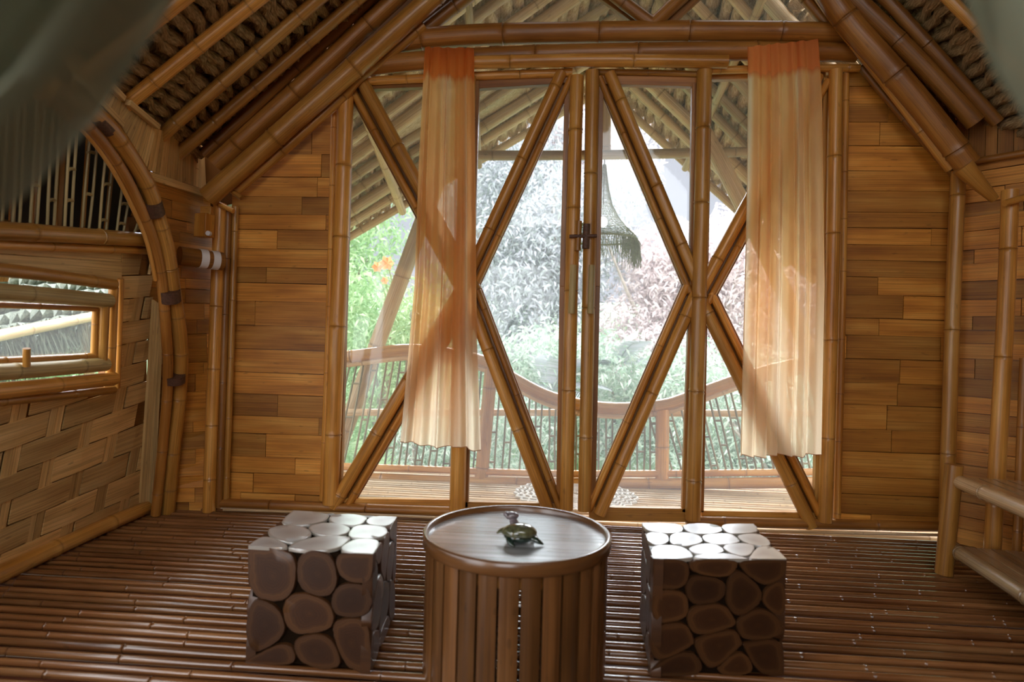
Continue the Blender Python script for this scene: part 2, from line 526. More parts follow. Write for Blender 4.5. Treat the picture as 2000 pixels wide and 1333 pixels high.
# upright boards at the far end
m = MB()
c = [PL(272, 1012, .02), PL(300, 1010, .05), PL(322, 600, .05), PL(300, 585, .02)]
boards(m, c, LN, .055, (3, 4), seed=9, vert=True)
m.build('corner_boards', M_WEAVE, lw, smooth=False)
def pole_l(name, pts, w, off=.02, mat=None, parent=None, node=.3, w2=None, flat=None):
    P = [PL(x, y, off) for x, y in pts]
    k = MB(); k.tube(P, rpx(w, P[-1]) , 14, node, sd(), r2=rpx(w2 or w, P[-1]), flat=flat)
    return k.build(name, mat or M_POLE, parent)
tag(pole_l('bamboo_skirting', [(-500, 1362), (0, 1122), (150, 1052), (285, 992)], 26, .03), 'long bamboo pole lying along the foot of the woven left wall', 'bamboo pole')

# left window
w3 = struct(empty('window_3'))
for pts, w, off in (([(-400, 500), (0, 527), (222, 556)], 22, .05), ([(-400, 556), (0, 571), (212, 588)], 28, .05), ([(-300, 590), (0, 596), (192, 604)], 11, .03),
                    ([(187, 602), (183, 697)], 12, .03), ([(204, 588), (199, 708)], 19, .05), ([(222, 562), (215, 742)], 17, .045), ([(236, 545), (229, 758)], 11, .03),
                    ([(-300, 716), (0, 706), (190, 696)], 14, .03), ([(-400, 742), (0, 727), (205, 712)], 27, .05)):
    pole_l('frame_pole', pts, w, off, M_SLAT if w > 26 else M_POLE, w3, node=.42)
for pts, w, off in (([(-400, 800), (0, 764), (222, 740)], 26, .06), ([(-400, 820), (0, 785), (222, 762)], 15, .045)):
    pole_l('sill_pole', pts, w, off, M_POLE, w3, node=.4)
pole_l('peg', [(52, 681), (52, 716)], 13, .085, M_POLE, w3, node=0)
k = MB(); q = [PL(-300, 594, .01), PL(190, 602, .01), PL(185, 697, .01), PL(-300, 715, .01)]
k.poly(q, .004, LN, [(0, 0)] * 4); k.build('glass_pane', M_GLASS, w3, smooth=False)

# rail under the lattice and the arch
tag(pole_l('bamboo_rail', [(-600, 420), (0, 451), (303, 470)], 27, .04), 'thick bamboo rail under the dark lattice on the left wall', 'bamboo rail')
tag(pole_l('bamboo_rail', [(-600, 452), (0, 478), (288, 490)], 15, .025), 'thinner bamboo rail tucked below the thick lattice rail', 'bamboo rail')
ar = empty('bamboo_arch'); tag(ar, 'bent double bamboo arch bound with brown lashings at the left wall', 'arch')
outer = [(95, 168), (150, 196), (205, 240), (252, 302), (288, 364), (307, 420), (326, 488), (338, 569), (352, 665), (352, 749), (339, 878), (328, 1003)]
inner = [(80, 180), (135, 212), (190, 266), (235, 330), (270, 398), (298, 465), (315, 540), (324, 640), (328, 738), (320, 850), (304, 1006)]
pole_l('outer_pole', outer, 25, .12, M_POLE, ar, node=.26)
pole_l('inner_pole', inner, 18, .10, M_DARK, ar, node=.26)
pole_l('inner_batten', [(x - 11, y + 8) for x, y in inner[:7]], 8, .09, M_POLE, ar, node=0)
for a_, b_ in (((184, 222), (212, 250)), ((294, 395), (301, 418)), ((330, 566), (332, 588)), ((340, 733), (340, 747))):
    pole_l('lashing', [a_, b_], 40, .115, M_BAND, ar, node=0)

# lattice of split bamboo
lat = empty('bamboo_lattice'); tag(lat, 'lattice of upright split bamboo slats over the dark arch opening, left', 'lattice')
rg = random.Random(11)
def archy(x):
    for (x0, y0), (x1, y1) in zip(inner[:-1], inner[1:]):
        if x0 <= x <= x1: return y0 + (y1 - y0) * (x - x0) / (x1 - x0)
    return 150 if x < 80 else 480
for i in range(15):
    xb = 268 - i * 34
    pr = MB()
    for dx in (-6.5, 6.5):
        bx_ = xb + dx; 
        top = (bx_ + (14 if i % 3 else 18), archy(bx_ + 10) + 8)
        bot = (bx_, 458)
        if bot[1] - top[1] < 25: continue
        A, B = PL(*bot, .01), PL(*top, .01)
        pr.tube([A, A.lerp(B, .5) + LDIR * rg.uniform(-.004, .004), B], .0055, 6, 0, sd(), caps=True)
    q = rg.uniform(.15, .4)
    while q < 1:
        yy = 458 + (archy(xb + 10) + 8 - 458) * q
        A, B = PL(xb - 6.5 + 14 * q, yy, .01), PL(xb + 6.5 + 14 * q, yy, .01)
        pr.tube([A, (A + B) / 2 + UP * .004, B], .007, 6, 0, sd())
        q += rg.uniform(.25, .5)
    if pr.v: pr.build('split_slat', M_SLAT, lat)
for i in range(11):
    xb = 252 - i * 46
    A, B = PL(xb, 458, -.05), PL(xb + 14, archy(xb + 14) + 6, -.05)
    k = MB(); d = B - A
    k.box((A + B) / 2, LDIR * .012, LN * .003, d / 2, rg.random())
    k.build('back_slat', M_DARK, lat)

# eave panels on the left
for i, q in enumerate(([(160, 163), (230, 233), (238, 195), (196, 150)], [(40, 40), (160, 163), (196, 150), (120, 70)], [(232, 240), (287, 330), (305, 247), (257, 206)], [(228, 236), (234, 245), (259, 208), (240, 195)])):
    m = MB(); c = [PL(x, y, .01) for x, y in q]
    boards(m, c, LN, .045, (3, 4), seed=20 + i, vert=True, gap=.004)
    m.build('eave_boards', M_WEAVE, lw, smooth=False)
for a_, b_ in (((150, 152), (238, 243)), ((190, 140), (240, 192)), ((250, 200), (308, 248))):
    A, B = PL(*a_, .03), PL(*b_, .03)
    k = MB(); k.box((A + B) / 2, LN * .012, (B - A).cross(LN).normalized() * .012, (B - A) / 2, .7); k.build('eave_batten', M_WEAVE, lw)
# triangular filler behind everything up to the roof
b = MB(); q = [PL(-200, -120, -.02), PL(287, 334, -.02), PL(310, 240, -.02), PL(250, 190, -.02), PL(60, 0, -.02)]
b.poly(q, .02, LN, [(0, 0)] * 5); b.build('eave_backing', M_DARK, lw, smooth=False)
# corner wall between the left wall and the front wall
TL, TR = PL(292, 338, .0), PF(410, 380)
c = [PZ(284, 1000), PF(432, 1000), TR, TL]
cn = (c[1] - c[0]).cross(c[3] - c[0]).normalized(); cn = cn if cn.dot(FW) < 0 else -cn
m = MB(); boards(m, c, cn, .08, (.2, .6), seed=31)
m.build('corner_cladding', M_PLANK, lw, smooth=False)
b = MB(); boards(b, [p - cn * .06 for p in c], cn, .2, (3, 4), gap=-.01, seed=3, wob=0); b.build('corner_backing', M_DARK, lw, smooth=False)
c = [PL(288, 332), PF(402, 378), PF(398, 285), PL(303, 250)]
m = MB(); boards(m, c, cn, .035, (3, 4), seed=33, vert=True)
m.build('corner_slats', M_WEAVE, lw, smooth=False)
b = MB(); boards(b, [p - cn * .06 for p in c], cn, .2, (3, 4), gap=-.01, seed=3, wob=0); b.build('corner_backing', M_DARK, lw, smooth=False)
A, B = PL(290, 342, .02), PF(412, 382, F - .02)
k = MB(); k.box((A + B) / 2, cn * .012, V((0, 0, .017)), (B - A) / 2, .8); k.build('corner_trim', M_WEAVE, lw)

q = [PL(262, 610, -.03), PL(303, 610, -.03), PL(318, 425, -.03), PL(250, 425, -.03)]
b = MB(); b.poly(q, .02, LN, [(0, 0)] * 4); b.build('corner_backing', M_DARK, lw, smooth=False)
# small fittings in the corner
hx = empty('bamboo_tube_lamp', PF(392, 503, F - .12)); tag(hx, 'short horizontal bamboo tube with two white bands on the corner wall', 'tube holder')
A, B = PF(350, 500, F - .34), PF(434, 511, F - .17)
k = MB(); k.tube([A, B], rpx(37, A), 22, 0, 1); k.build('tube_body', M_DARK, hx)
for a_, b_ in ((.44, .62), (.72, .89)):
    k = MB(); k.tube([A.lerp(B, a_), A.lerp(B, b_)], rpx(38.5, A), 22, 0, 1); k.build('paper_band', M_WHITE, hx)
k = MB(); k.tube([A.lerp(B, .5) + V((0, .02, 0)), A.lerp(B, .5) + V((0, .16, 0))], .012, 8, 0, 1); k.build('wall_bracket', M_DARK, hx)
bx = empty('wall_box', PF(400, 440, F - .21)); tag(bx, 'small wooden box with a white oval button hanging under the rafter end', 'wall box')
A = PF(399, 441, F - .21); k = MB(); k.box(A, V((.037, -.008, 0)), V((.008, .03, 0)), V((.002, 0, .063))); k.build('box_body', M_PLANK, bx, bevel=.003)
A = PF(405, 412, F - .21); k = MB(); k.box(A, V((.03, 0, 0)), V((0, .02, 0)), V((0, 0, .022))); k.build('box_cap', M_POLE, bx, bevel=.003)
k = MB(); A = PF(407, 456, F - .249); k.tube([A + V((0, .012, 0)), A + V((0, -.006, 0))], .013, 16, 0, 1); k.build('white_button', M_WHITE, bx)
rc = MB(); A = PF(386, 400, F - .02); rc.box(A, V((.05, 0, 0)), V((0, .02, 0)), V((0, 0, .02))); 

# ------------------------------------------------------------------ posts and beams of the front wall
def P_(label, cat, name, pts, w, y=F, **k):
    return tag(pole_px(name, pts, w, y, **k), label, cat)
P_('tall bamboo post at the left corner, thickest of the three there', 'bamboo post', 'bamboo_post', [(430, 398), (419, 700), (408, 1000)], 24, F - .07)
P_('middle thin bamboo post of the three at the left corner', 'bamboo post', 'bamboo_post', [(446, 410), (437, 700), (428, 992)], 14, F - .05, mat=M_DARK)
P_('slim bamboo strip post between left corner posts and board wall', 'bamboo post', 'bamboo_post', [(460, 404), (451, 700), (441, 985)], 12, F - .035)
P_('thick bamboo post left of the glazed front', 'bamboo post', 'bamboo_post', [(676, 188), (661, 600), (645, 985)], 30, F - .05, node=.5)
P_('slim bamboo strip along the right edge of the left board wall', 'bamboo strip', 'bamboo_strip', [(653, 215), (643, 600), (630, 978)], 12, F - .03, mat=M_PLANK)
P_('thick bamboo post right of the glazed front', 'bamboo post', 'bamboo_post', [(1632, 138), (1624, 600), (1611, 1020)], 26, F - .05, node=.5)
P_('slim bamboo strip along the left edge of the right board wall', 'bamboo strip', 'bamboo_strip', [(1652, 145), (1645, 600), (1635, 1012)], 13, F - .03, mat=M_PLANK)
P_('bamboo post at the right corner behind the shelf', 'bamboo post', 'bamboo_post', [(1872, 335), (1861, 600), (1848, 1020)], 26, F - .08, node=.6)
P_('small bamboo stub nailed under the left rafter, upper of two', 'bamboo peg', 'bamboo_peg', [(449, 371), (472, 387)], 10, F - .12, node=0)
P_('small bamboo stub nailed under the left rafter, lower of two', 'bamboo peg', 'bamboo_peg', [(424, 397), (456, 413)], 10, F - .11, node=0)

P_('thick curved bamboo tie beam below the gable window', 'bamboo beam', 'bamboo_beam', [(776, 84), (850, 74), (1000, 66), (1275, 62), (1450, 62), (1655, 66)], 40, F - .04, node=.55, mat=M_DARK)
P_('bamboo beam directly under the thick tie beam', 'bamboo beam', 'bamboo_beam', [(722, 128), (850, 117), (1000, 109), (1200, 103), (1450, 100), (1672, 103)], 36, F - .05, node=.6, mat=M_DARK)
P_('shorter bamboo curtain pole with an open end above the doors', 'bamboo pole', 'curtain_pole', [(840, 124), (1130, 118), (1421, 121)], 25, F - .10, node=.6)
P_('thin bamboo head rail above the left fixed window and left door', 'bamboo rail', 'head_rail', [(690, 160), (900, 150), (1118, 142)], 17, F - .03, mat=M_POLE)
P_('thin bamboo head rail above the right door', 'bamboo rail', 'head_rail', [(1160, 141), (1260, 142), (1364, 145)], 12, F - .03, mat=M_POLE)
P_('thin bamboo head rail above the right fixed window', 'bamboo rail', 'head_rail', [(1384, 138), (1530, 134), (1678, 133)], 15, F - .05, mat=M_POLE)
# gable window
w4 = struct(empty('window_4'))
pole_px('brace', [(1275, 48), (1188, -18), (1060, -120)], 25, F - .05, M_DARK, w4, .5)
pole_px('brace', [(1275, 48), (1345, -18), (1470, -130)], 27, F - .05, M_DARK, w4, .5)
strip_px('glazing_bar', [(1247, 46), (1170, -10)], 14, F - .0, .03, M_DARK, w4)
strip_px('glazing_bar', [(1308, 46), (1368, -10)], 14, F - .0, .03, M_DARK, w4)
pole_px('rake_frame', [(826, 62), (905, 0), (1090, -140)], 26, F - .03, M_DARK, w4, .5)
pole_px('rake_frame', [(1618, 50), (1572, -4), (1450, -140)], 22, F - .03, M_DARK, w4, .5)
k = MB(); k.poly([PF(820, 60, F + .03), PF(1620, 55, F + .03), PF(1400, -220, F + .03), PF(1150, -220, F + .03)], .004, V((0, -1, 0)), [(0, 0)] * 4); k.build('glass_pane', M_GLASS, w4, smooth=False)

# rakes along the roof slopes
for pts, w, y, mt, lb in (
    ([(406, 386), (560, 249), (700, 125), (880, -36), (1080, -215)], 40, F - .17, M_POLE, 'thick golden bamboo rafter along the left gable slope'),
    ([(420, 320), (590, 167), (700, 65), (860, -85)], 34, F - .15, M_DARK, 'dark bamboo rafter just above the thick left gable rafter'),
    ([(398, 301), (560, 150), (705, 15), (800, -75)], 22, F - .19, M_DARK, 'slimmer dark bamboo rafter beside the thatch on the left gable'),
    ([(462, 370), (547, 298), (663, 194), (700, 152), (760, 105), (828, 50)], 22, F - .09, M_POLE, 'thin bamboo pole under the thick left gable rafter'),
    ([(1590, -60), (1651, 34), (1739, 135), (1807, 216), (1890, 322)], 46, F - .17, M_DARK, 'thick bamboo rafter along the right gable slope'),
    ([(1600, -10), (1645, 54), (1752, 189), (1858, 330)], 22, F - .12, M_POLE, 'thin bamboo pole under the thick right gable rafter'),
    ([(1680, 130), (1772, 240), (1868, 348)], 13, F - .04, M_DARK, 'slim dark batten edging the right board wall'),
    ([(1640, -40), (1672, 0), (1786, 111), (1905, 240)], 34, F - .19, M_DARK, 'dark bamboo rafter above the thick right gable rafter'),
    ([(1690, -40), (1732, 0), (1840, 118), (1948, 240)], 24, F - .22, M_DARK, 'slim dark bamboo rafter beside the right thatch'),
    ([(1880, 325), (1915, 362), (1943, 390)], 38, F - .2, M_POLE, 'cut pointed end of bamboo below the right gable rafter')):
    tag(pole_px('gable_rafter' if 'end' not in lb else 'rafter_end', pts, w, y, mt, None, .5, w2=(w if 'pointed' not in lb else 16)), lb, 'bamboo rafter')
# boards closing the strip between rafters and roof
rk = struct(MB() and empty('trim_1'))
k = MB(); k.poly([PF(x, y, F + .03) for x, y in ((290, 190), (350, 300), (385, 415), (470, 395), (700, 175), (1000, -70), (1000, -190), (700, -60))], .03, V((0, -1, 0)), [(0, 0)] * 8); k.build('gable_backing', M_DARK, rk, smooth=False)
k = MB(); k.poly([PF(x, y, F + .03) for x, y in ((1560, -60), (1625, 50), (1700, 140), (1870, 350), (2010, 420), (2010, 180), (1800, -60))], .03, V((0, -1, 0)), [(0, 0)] * 7); k.build('gable_backing', M_DARK, rk, smooth=False)

# ------------------------------------------------------------------ glazed front: two fixed windows, two doors
def pane(parent, pts, y=F + .015):
    k = MB(); k.poly([PF(a, b_, y) for a, b_ in pts], .004, V((0, -1, 0)), [(0, 0)] * len(pts)); k.build('glass_pane', M_GLASS, parent, smooth=False)
def brace(parent, a, b_, w, side, y=F - .04):
    """double bamboo brace: a round pole with a flatter lath beside it"""
    A, B = V((*a, 0)), V((*b_, 0)); d = (B - A).normalized(); s = V((-d.y, d.x, 0)) * side
    k = .30 * w; e_ = V((d.x, d.y, 0)) * 14; A = A - e_; B = B + e_
    pole_px('brace', [tuple((A + s * k * .9)[:2]), tuple((B + s * k * .9)[:2])], w * .56, y, M_POLE, parent, .45)
    pole_px('brace_lath', [tuple((A - s * k * .9)[:2]), tuple((B - s * k * .9)[:2])], w * .46, y + .012, M_PLANK, parent, .5, flat=.7)
    strip_px('glazing_bead', [tuple((A)[:2]), tuple((B)[:2])], w * .98, y + .045, .02, M_DARK, parent)

w1 = struct(empty('window_1'))          # left fixed light
pane(w1, [(668, 975), (892, 978), (910, 160), (684, 170)])
brace(w1, (700, 172), (912, 562), 46, -1)
brace(w1, (912, 570), (668, 985), 44, 1)
strip_px('top_bar', [(700, 172), (912, 164)], 11, F, .04, M_DARK, w1)
strip_px('bottom_bar', [(655, 981), (893, 984)], 17, F, .04, M_POLE, w1)
strip_px('side_bar', [(686, 175), (664, 985)], 7, F, .04, M_DARK, w1)
P_('bamboo mullion behind the left curtain', 'bamboo post', 'bamboo_mullion', [(914, 150), (904, 560), (893, 998)], 31, F - .06, node=.5)

d1 = struct(empty('door_1'))            # left door leaf
pane(d1, [(912, 980), (1100, 984), (1118, 150), (930, 158)])
strip_px('stile', [(931, 160), (920, 560), (909, 990)], 12, F - .01, .04, M_DARK, d1)
pole_px('stile', [(1127, 150), (1116, 560), (1106, 996)], 27, F - .05, M_POLE, d1, .55)
strip_px('stile', [(1108, 165), (1098, 560), (1091, 985)], 10, F - .01, .04, M_DARK, d1)
strip_px('top_bar', [(930, 168), (1118, 156)], 16, F - .005, .04, M_DARK, d1)
strip_px('bottom_bar', [(908, 990), (1106, 994)], 22, F - .01, .04, M_POLE, d1)
brace(d1, (1101, 158), (922, 548), 40, 1)
brace(d1, (922, 570), (1080, 990), 42, 1)
pole_px('latch_block', [(1131, 432), (1128, 490)], 12, F - .09, M_POLE, d1, 0)
pole_px('pull_handle', [(1120, 518), (1116, 613)], 13, F - .11, M_SLAT, d1, 0)
pole_px('handle_stay', [(1120, 522), (1122, 522)], 9, F - .09, M_DARK, d1, 0)

d2 = struct(empty('door_2'))            # right door leaf
pane(d2, [(1160, 996), (1345, 1000), (1362, 158), (1175, 155)])
pole_px('stile', [(1157, 140), (1150, 560), (1141, 998)], 26, F - .05, M_POLE, d2, .6)
strip_px('stile', [(1174, 165), (1167, 560), (1158, 990)], 9, F - .01, .04, M_DARK, d2)
pole_px('stile', [(1376, 138), (1366, 560), (1353, 1016)], 29, F - .06, M_POLE, d2, .5)
strip_px('stile', [(1356, 165), (1351, 560), (1336, 1000)], 11, F - .01, .04, M_DARK, d2)
strip_px('top_bar', [(1165, 157), (1362, 162)], 19, F - .005, .04, M_DARK, d2)
strip_px('bottom_bar', [(1150, 1002), (1350, 1006)], 26, F - .01, .04, M_POLE, d2)
brace(d2, (1186, 160), (1352, 555), 40, -1)
brace(d2, (1346, 575), (1166, 988), 42, -1)
pole_px('pull_handle', [(1156, 518), (1153, 613)], 12, F - .11, M_SLAT, d2, 0)
pole_px('latch_block', [(1146, 438), (1144, 486)], 14, F - .09, M_BAND, d2, 0)
pole_px('latch_bolt', [(1112, 462), (1166, 461)], 7, F - .10, M_BAND, d2, 0)

w2 = struct(empty('window_2'))          # right fixed light
pane(w2, [(1368, 1005), (1602, 1010), (1612, 150), (1386, 152)])
brace(w2, (1600, 165), (1378, 575), 44, 1)
brace(w2, (1384, 590), (1590, 1012), 44, 1)
strip_px('top_bar', [(1386, 152), (1610, 148)], 12, F, .04, M_DARK, w2)
strip_px('bottom_bar', [(1368, 1004), (1602, 1009)], 16, F, .04, M_POLE, w2)
strip_px('side_bar', [(1386, 160), (1370, 1000)], 6, F, .04, M_DARK, w2)
strip_px('side_bar', [(1612, 150), (1594, 1010)], 12, F, .04, M_POLE, w2)
# sill
P_('long bamboo sill along the foot of the front wall, left half', 'bamboo sill', 'bamboo_sill', [(432, 984), (700, 994), (900, 1000)], 20, F - .04, mat=M_DARK, node=.7)
P_('long bamboo sill along the foot of the front wall, right half', 'bamboo sill', 'bamboo_sill', [(1340, 1018), (1600, 1024), (1860, 1030)], 20, F - .04, mat=M_DARK, node=.7)
P_('pale slim bamboo rod in the gap below the left board wall', 'bamboo rod', 'bamboo_rod', [(436, 996), (640, 1003), (850, 1012)], 5, F - .10, mat=M_PALE, node=.5)
P_('pale slim bamboo rod in the gap below the right board wall', 'bamboo rod', 'bamboo_rod', [(1360, 1034), (1600, 1040), (1850, 1046)], 6, F - .12, mat=M_PALE, node=.5)

# ------------------------------------------------------------------ floor
m = MB(); rg = random.Random(2)
y = F - .03; i = 0
while y > -1.6:
    dz = rg.uniform(-.002, .002)
    a = V((-2.75, y + rg.uniform(-.004, .004), -.008 + dz)); b_ = V((3.2, y + rg.uniform(-.004, .004), -.008 + dz))
    mid = a.lerp(b_, rg.uniform(.3, .7)) + V((0, rg.uniform(-.005, .005), rg.uniform(-.001, .002)))
    m.tube([a, mid, b_], rg.uniform(.0115, .014), 10, .42, 500 + i, caps=False, bulge=.10)
    y -= .054; i += 1
struct(m.build('floor', M_FLOOR))
k = MB()
yy = F - .05; rg = random.Random(8)
while yy > -1.7:
    k.box(V((.2, yy - .06, -.045)), V((3.0, 0, 0)), V((0, .058, 0)), V((0, 0, .008)), rg.random()); yy -= .12
uf = k.build('underfloor_boards', M_UNDER, None, smooth=False); uf.parent = bpy.data.objects['floor']

# ------------------------------------------------------------------ right side
rw = struct(empty('wall_right'))
zt = 2.0
R0, R1, R2, R3 = PF(1850, 1020), CW(2.60, 2.92, 0), CW(2.78, 1.5, 0), CW(2.85, -1.6, 0)
for i, (a, b_) in enumerate(((R0, R1), (R1, R2), (R2, R3))):
    a = V((a.x, a.y, 0)); b_ = V((b_.x, b_.y, 0))
    n = (b_ - a).cross(UP).normalized()
    if n.dot(RT) > 0: n = -n
    m = MB(); boards(m, [a, b_, b_ + UP * 1.98, a + UP * 1.98], n, .085, (.3, .9), seed=50 + i)
    m.build('board_cladding', M_PLANK, rw, smooth=False)
    k = MB(); k.poly([p - n * .02 for p in (a, b_, b_ + UP * 2.5, a + UP * 2.5)], .04, n, [(0, 0)] * 4); k.build('wall_backing', M_DARK, rw, smooth=False)
    m = MB(); boards(m, [a + UP * 2.0 + n * .01, b_ + UP * 2.0 + n * .01, b_ + UP * 2.25 + n * .01, a + UP * 2.25 + n * .01], n, .06, (3, 4), seed=60 + i, vert=True)
    m.build('eave_slats', M_DARK, rw, smooth=False)
    for z, r in ((1.985, .018), (2.235, .016)):
        k = MB(); k.tube([a + UP * z + n * .03, b_ + UP * z + n * .03], r, 12, .5, 70 + i); k.build('eave_rail', M_DARK, rw)
def pole_d(name, pts, w, d, mat=M_POLE, node=.4, parent=None):
    P = [hit(x, y, CW(0, d, 0), FW) for x, y in pts]
    k = MB(); k.tube(P, rpx(w, P[0]), 16, node, sd()); return k.build(name, mat, parent)
tag(pole_d('bamboo_post', [(1973, 372), (1962, 650), (1938, 1075)], 29, 2.86, M_POLE, .55), 'bamboo post catching light beside the right corner wall', 'bamboo post')
tag(pole_d('bamboo_peg', [(1962, 397), (2030, 378)], 13, 2.80, M_POLE, 0), 'short bamboo peg crossing the top of the right post', 'bamboo peg')
tag(pole_d('bamboo_post', [(2001, 700), (1986, 1080)], 16, 2.8, M_DARK, .5), 'slim dark bamboo post behind the shelf near the right edge', 'bamboo post')

# shelf unit
sh = empty('bamboo_shelf', CW(1.95, 2.7, 0)); tag(sh, 'low two tier bamboo shelf unit with round front rails at the right wall', 'shelf')
def tb(name, pts, r, mat=M_SHELF, parent=sh, node=.35, seg=16):
    k = MB(); k.tube(pts, r, seg, node, sd()); return k.build(name, mat, parent)
S0 = CW(1.995, 2.775, 0); SL_ = (CW(1.69, 1.3, 0) - S0).normalized(); SW_ = V((-SL_.y, SL_.x, 0))
if SW_.dot(RT) < 0: SW_ = -SW_
def SP(l, w, z): return S0 + SL_ * l + SW_ * w + UP * z
for l, w in ((.03, .0), (.03, .50), (1.45, .03), (1.45, .50)):
    tb('leg', [SP(l, w - .03, .006), SP(l, w + .0, .497 if w < .1 else .47)], .036, M_POLE, node=0)
for z in (.425, .115):
    tb('front_rail', [SP(-.01, .03 - .015, z), SP(1.5, .015, z)], .031, node=.42)
    tb('back_rail', [SP(-.02, .5, z), SP(1.5, .5, z)], .025, node=.42)
    k = MB()
    for j in range(8):
        k.box(SP(.75, .07 + j * .056, z + .012), SW_ * .025, SL_ * .73, UP * .006, random.Random(j + int(z * 100)).random())
    k.build('shelf_board', M_SHELF, sh, bevel=.003)
    tb('end_rail', [SP(.03, .04, z - .03), SP(.03, .47, z - .03)], .02)

# ------------------------------------------------------------------ roof
EL, ER, RG = (-1.80, 1.97), (2.46, 2.15), (.74, 4.13)
def rolls(m, c, pitch, r, seed, seg=7, step=.035, lump=.3):
    """thatch rolls run along u (away), rows climb v; c = near-low, far-low, far-high, near-high"""
    rg = random.Random(seed)
    Lu = (c[1] - c[0]).length; H = (c[3] - c[0]).length
    n = int(H / pitch)
    nrm = (c[1] - c[0]).cross(c[3] - c[0]).normalized()
    if nrm.z > 0: nrm = -nrm
    for i in range(n):
        v = (i + .5) / n
        k = max(4, int(Lu / step))
        up = (c[3] - c[0]).normalized()
        vs = []; uvs = []; fs = []; us = []
        ph = rg.random() * 6
        for j in range(k + 1):
            u = j / k
            p = bil(c, u, v)
            x = u * Lu
            t = (x / .15 + ph) % 1.0
            rr = r * (.72 + lump * math.sin(math.pi * t) ** .6 + rg.uniform(-.1, .1))
            p = p + up * (.014 * math.sin(x * 9 + ph) + (t - .5) * .022) + nrm * rg.uniform(-.003, .003)
            for q in range(seg):
                a = 2 * math.pi * q / seg + x * 9
                vs.append(p + up * math.cos(a) * rr + nrm * math.sin(a) * rr * 1.15)
        for j in range(k):
            for q in range(seg):
                q2 = (q + 1) % seg
                fs.append((j * seg + q, j * seg + q2, (j + 1) * seg + q2, (j + 1) * seg + q))
                us.append([(q / seg * .2, j * step), ((q + 1) / seg * .2, j * step), ((q + 1) / seg * .2, (j + 1) * step), (q / seg * .2, (j + 1) * step)])
        m.add(vs, fs, us, None, rg.random())
def roof_part(name, c, pitch, r, seed, mat, back, st=.035):
    rf = struct(empty(name))
    m = MB(); rolls(m, c, pitch, r, seed, step=st); m.build('thatch_rolls', mat, rf)
    nrm = (c[1] - c[0]).cross(c[3] - c[0]).normalized()
    if nrm.z < 0: nrm = -nrm
    k = MB(); k.poly([p + nrm * .16 for p in c], .13, nrm, [(0, 0), (3, 0), (3, 3), (0, 3)]); k.build('thatch_layer', back, rf, smooth=False)
    return rf
bn, bf = -1.7, 3.42
roof_part('ceiling', [CW(EL[0] - .12, bn, EL[1] - .10), CW(EL[0] - .12, bf, EL[1] - .10), CW(RG[0], bf, RG[1]), CW(RG[0], bn, RG[1])], .062, .034, 1, M_THATCH, M_THATCH)
roof_part('ceiling', [CW(ER[0] + .14, bn, ER[1] - .17), CW(ER[0] + .14, bf, ER[1] - .17), CW(RG[0], bf, RG[1]), CW(RG[0], bn, RG[1])], .062, .034, 2, M_THATCH, M_THATCH)
tag(tb('ridge_pole', [CW(RG[0], bn, RG[1] - .12), CW(RG[0], bf, RG[1] - .12)], .06, M_DARK, None), 'bamboo ridge pole under the peak of the roof', 'bamboo pole')
sl = (RG[1] - EL[1]) / (RG[0] - EL[0])
for px_, py_, tx, ty, lb in ((238, 210, 501, 0, 'third bamboo roof rafter back from the left gable'), (305, 274, 620, 0, 'second bamboo roof rafter back from the left gable'),
                         (354, 296, 697, 0, 'bamboo roof rafter nearest the left gable rafters'), (150, 160, 352, 0, 'bamboo roof rafter half hidden by the blurred net, left')):
    nrm = CW(-sl, 0, 1).normalized(); nrm = (RT * -sl + UP).normalized()
    p0 = CW(EL[0], 0, EL[1]) - nrm * .055
    A = hit(px_, py_, p0, nrm); B = hit(tx, ty, p0, nrm)
    d = (B - A); B2 = A + d * min(3.0, (RG[0] - .05 - A.dot(RT)) / (d.dot(RT)))
    k = MB(); k.tube([A - d.normalized() * .03, B2], .031, 16, .3, sd(), bulge=.05)
    tag(k.build('roof_rafter', M_POLE), lb, 'bamboo rafter')
slr = (RG[1] - ER[1]) / (ER[0] - RG[0])
nrm = (RT * slr + UP).normalized(); p0 = CW(ER[0], 0, ER[1]) - nrm * .055
A = hit(2012, 158, p0, nrm); B = hit(1853, -2, p0, nrm); d = B - A; B2 = A + d * ((RG[0] + .05 - A.dot(RT)) / d.dot(RT))
k = MB(); k.tube([A, B2], .026, 16, .35, sd()); tag(k.build('roof_rafter', M_POLE), 'bamboo roof rafter on the right slope beside the blurred net', 'bamboo rafter')
# gable wall behind the camera: window gap and open peak added for fill light
bw = struct(empty('wall_back'))
for q in ([(-2.6, 0), (-1.5, 0), (-1.5, 2.1), (-2.6, 2.1)], [(-.2, 0), (2.95, 0), (2.95, 2.1), (-.2, 2.1)], [(-1.5, 0), (-.2, 0), (-.2, .75), (-1.5, .75)], [(-2.6, 2.05), (2.95, 2.05), (2.1, 2.6), (-1.3, 2.6)]):
    k = MB(); k.poly([CW(a, -1.68, z) for a, z in q], .04, FW, [(a, z) for a, z in q], .5); k.build('board_panel', M_PLANK, bw, smooth=False)

# ------------------------------------------------------------------ porch
pr = struct(empty('floor_porch', (0, 0, 0))); pr.name = 'porch_deck'
m = MB(); rg = random.Random(77); y = F + .10; i = 0
while y < 4.75:
    m.tube([V((-1.9, y, -.02)), V((3.4, y + rg.uniform(-.01, .01), -.02))], rg.uniform(.014, .017), 10, .5, 700 + i, caps=False); y += .056; i += 1
m.build('deck_rods', M_PALE, pr)
k = MB(); k.box(V((.7, 4.1, -.06)), V((2.7, 0, 0)), V((0, .66, 0)), V((0, 0, .012))); k.build('deck_underlay', M_UNDER, pr, smooth=False)
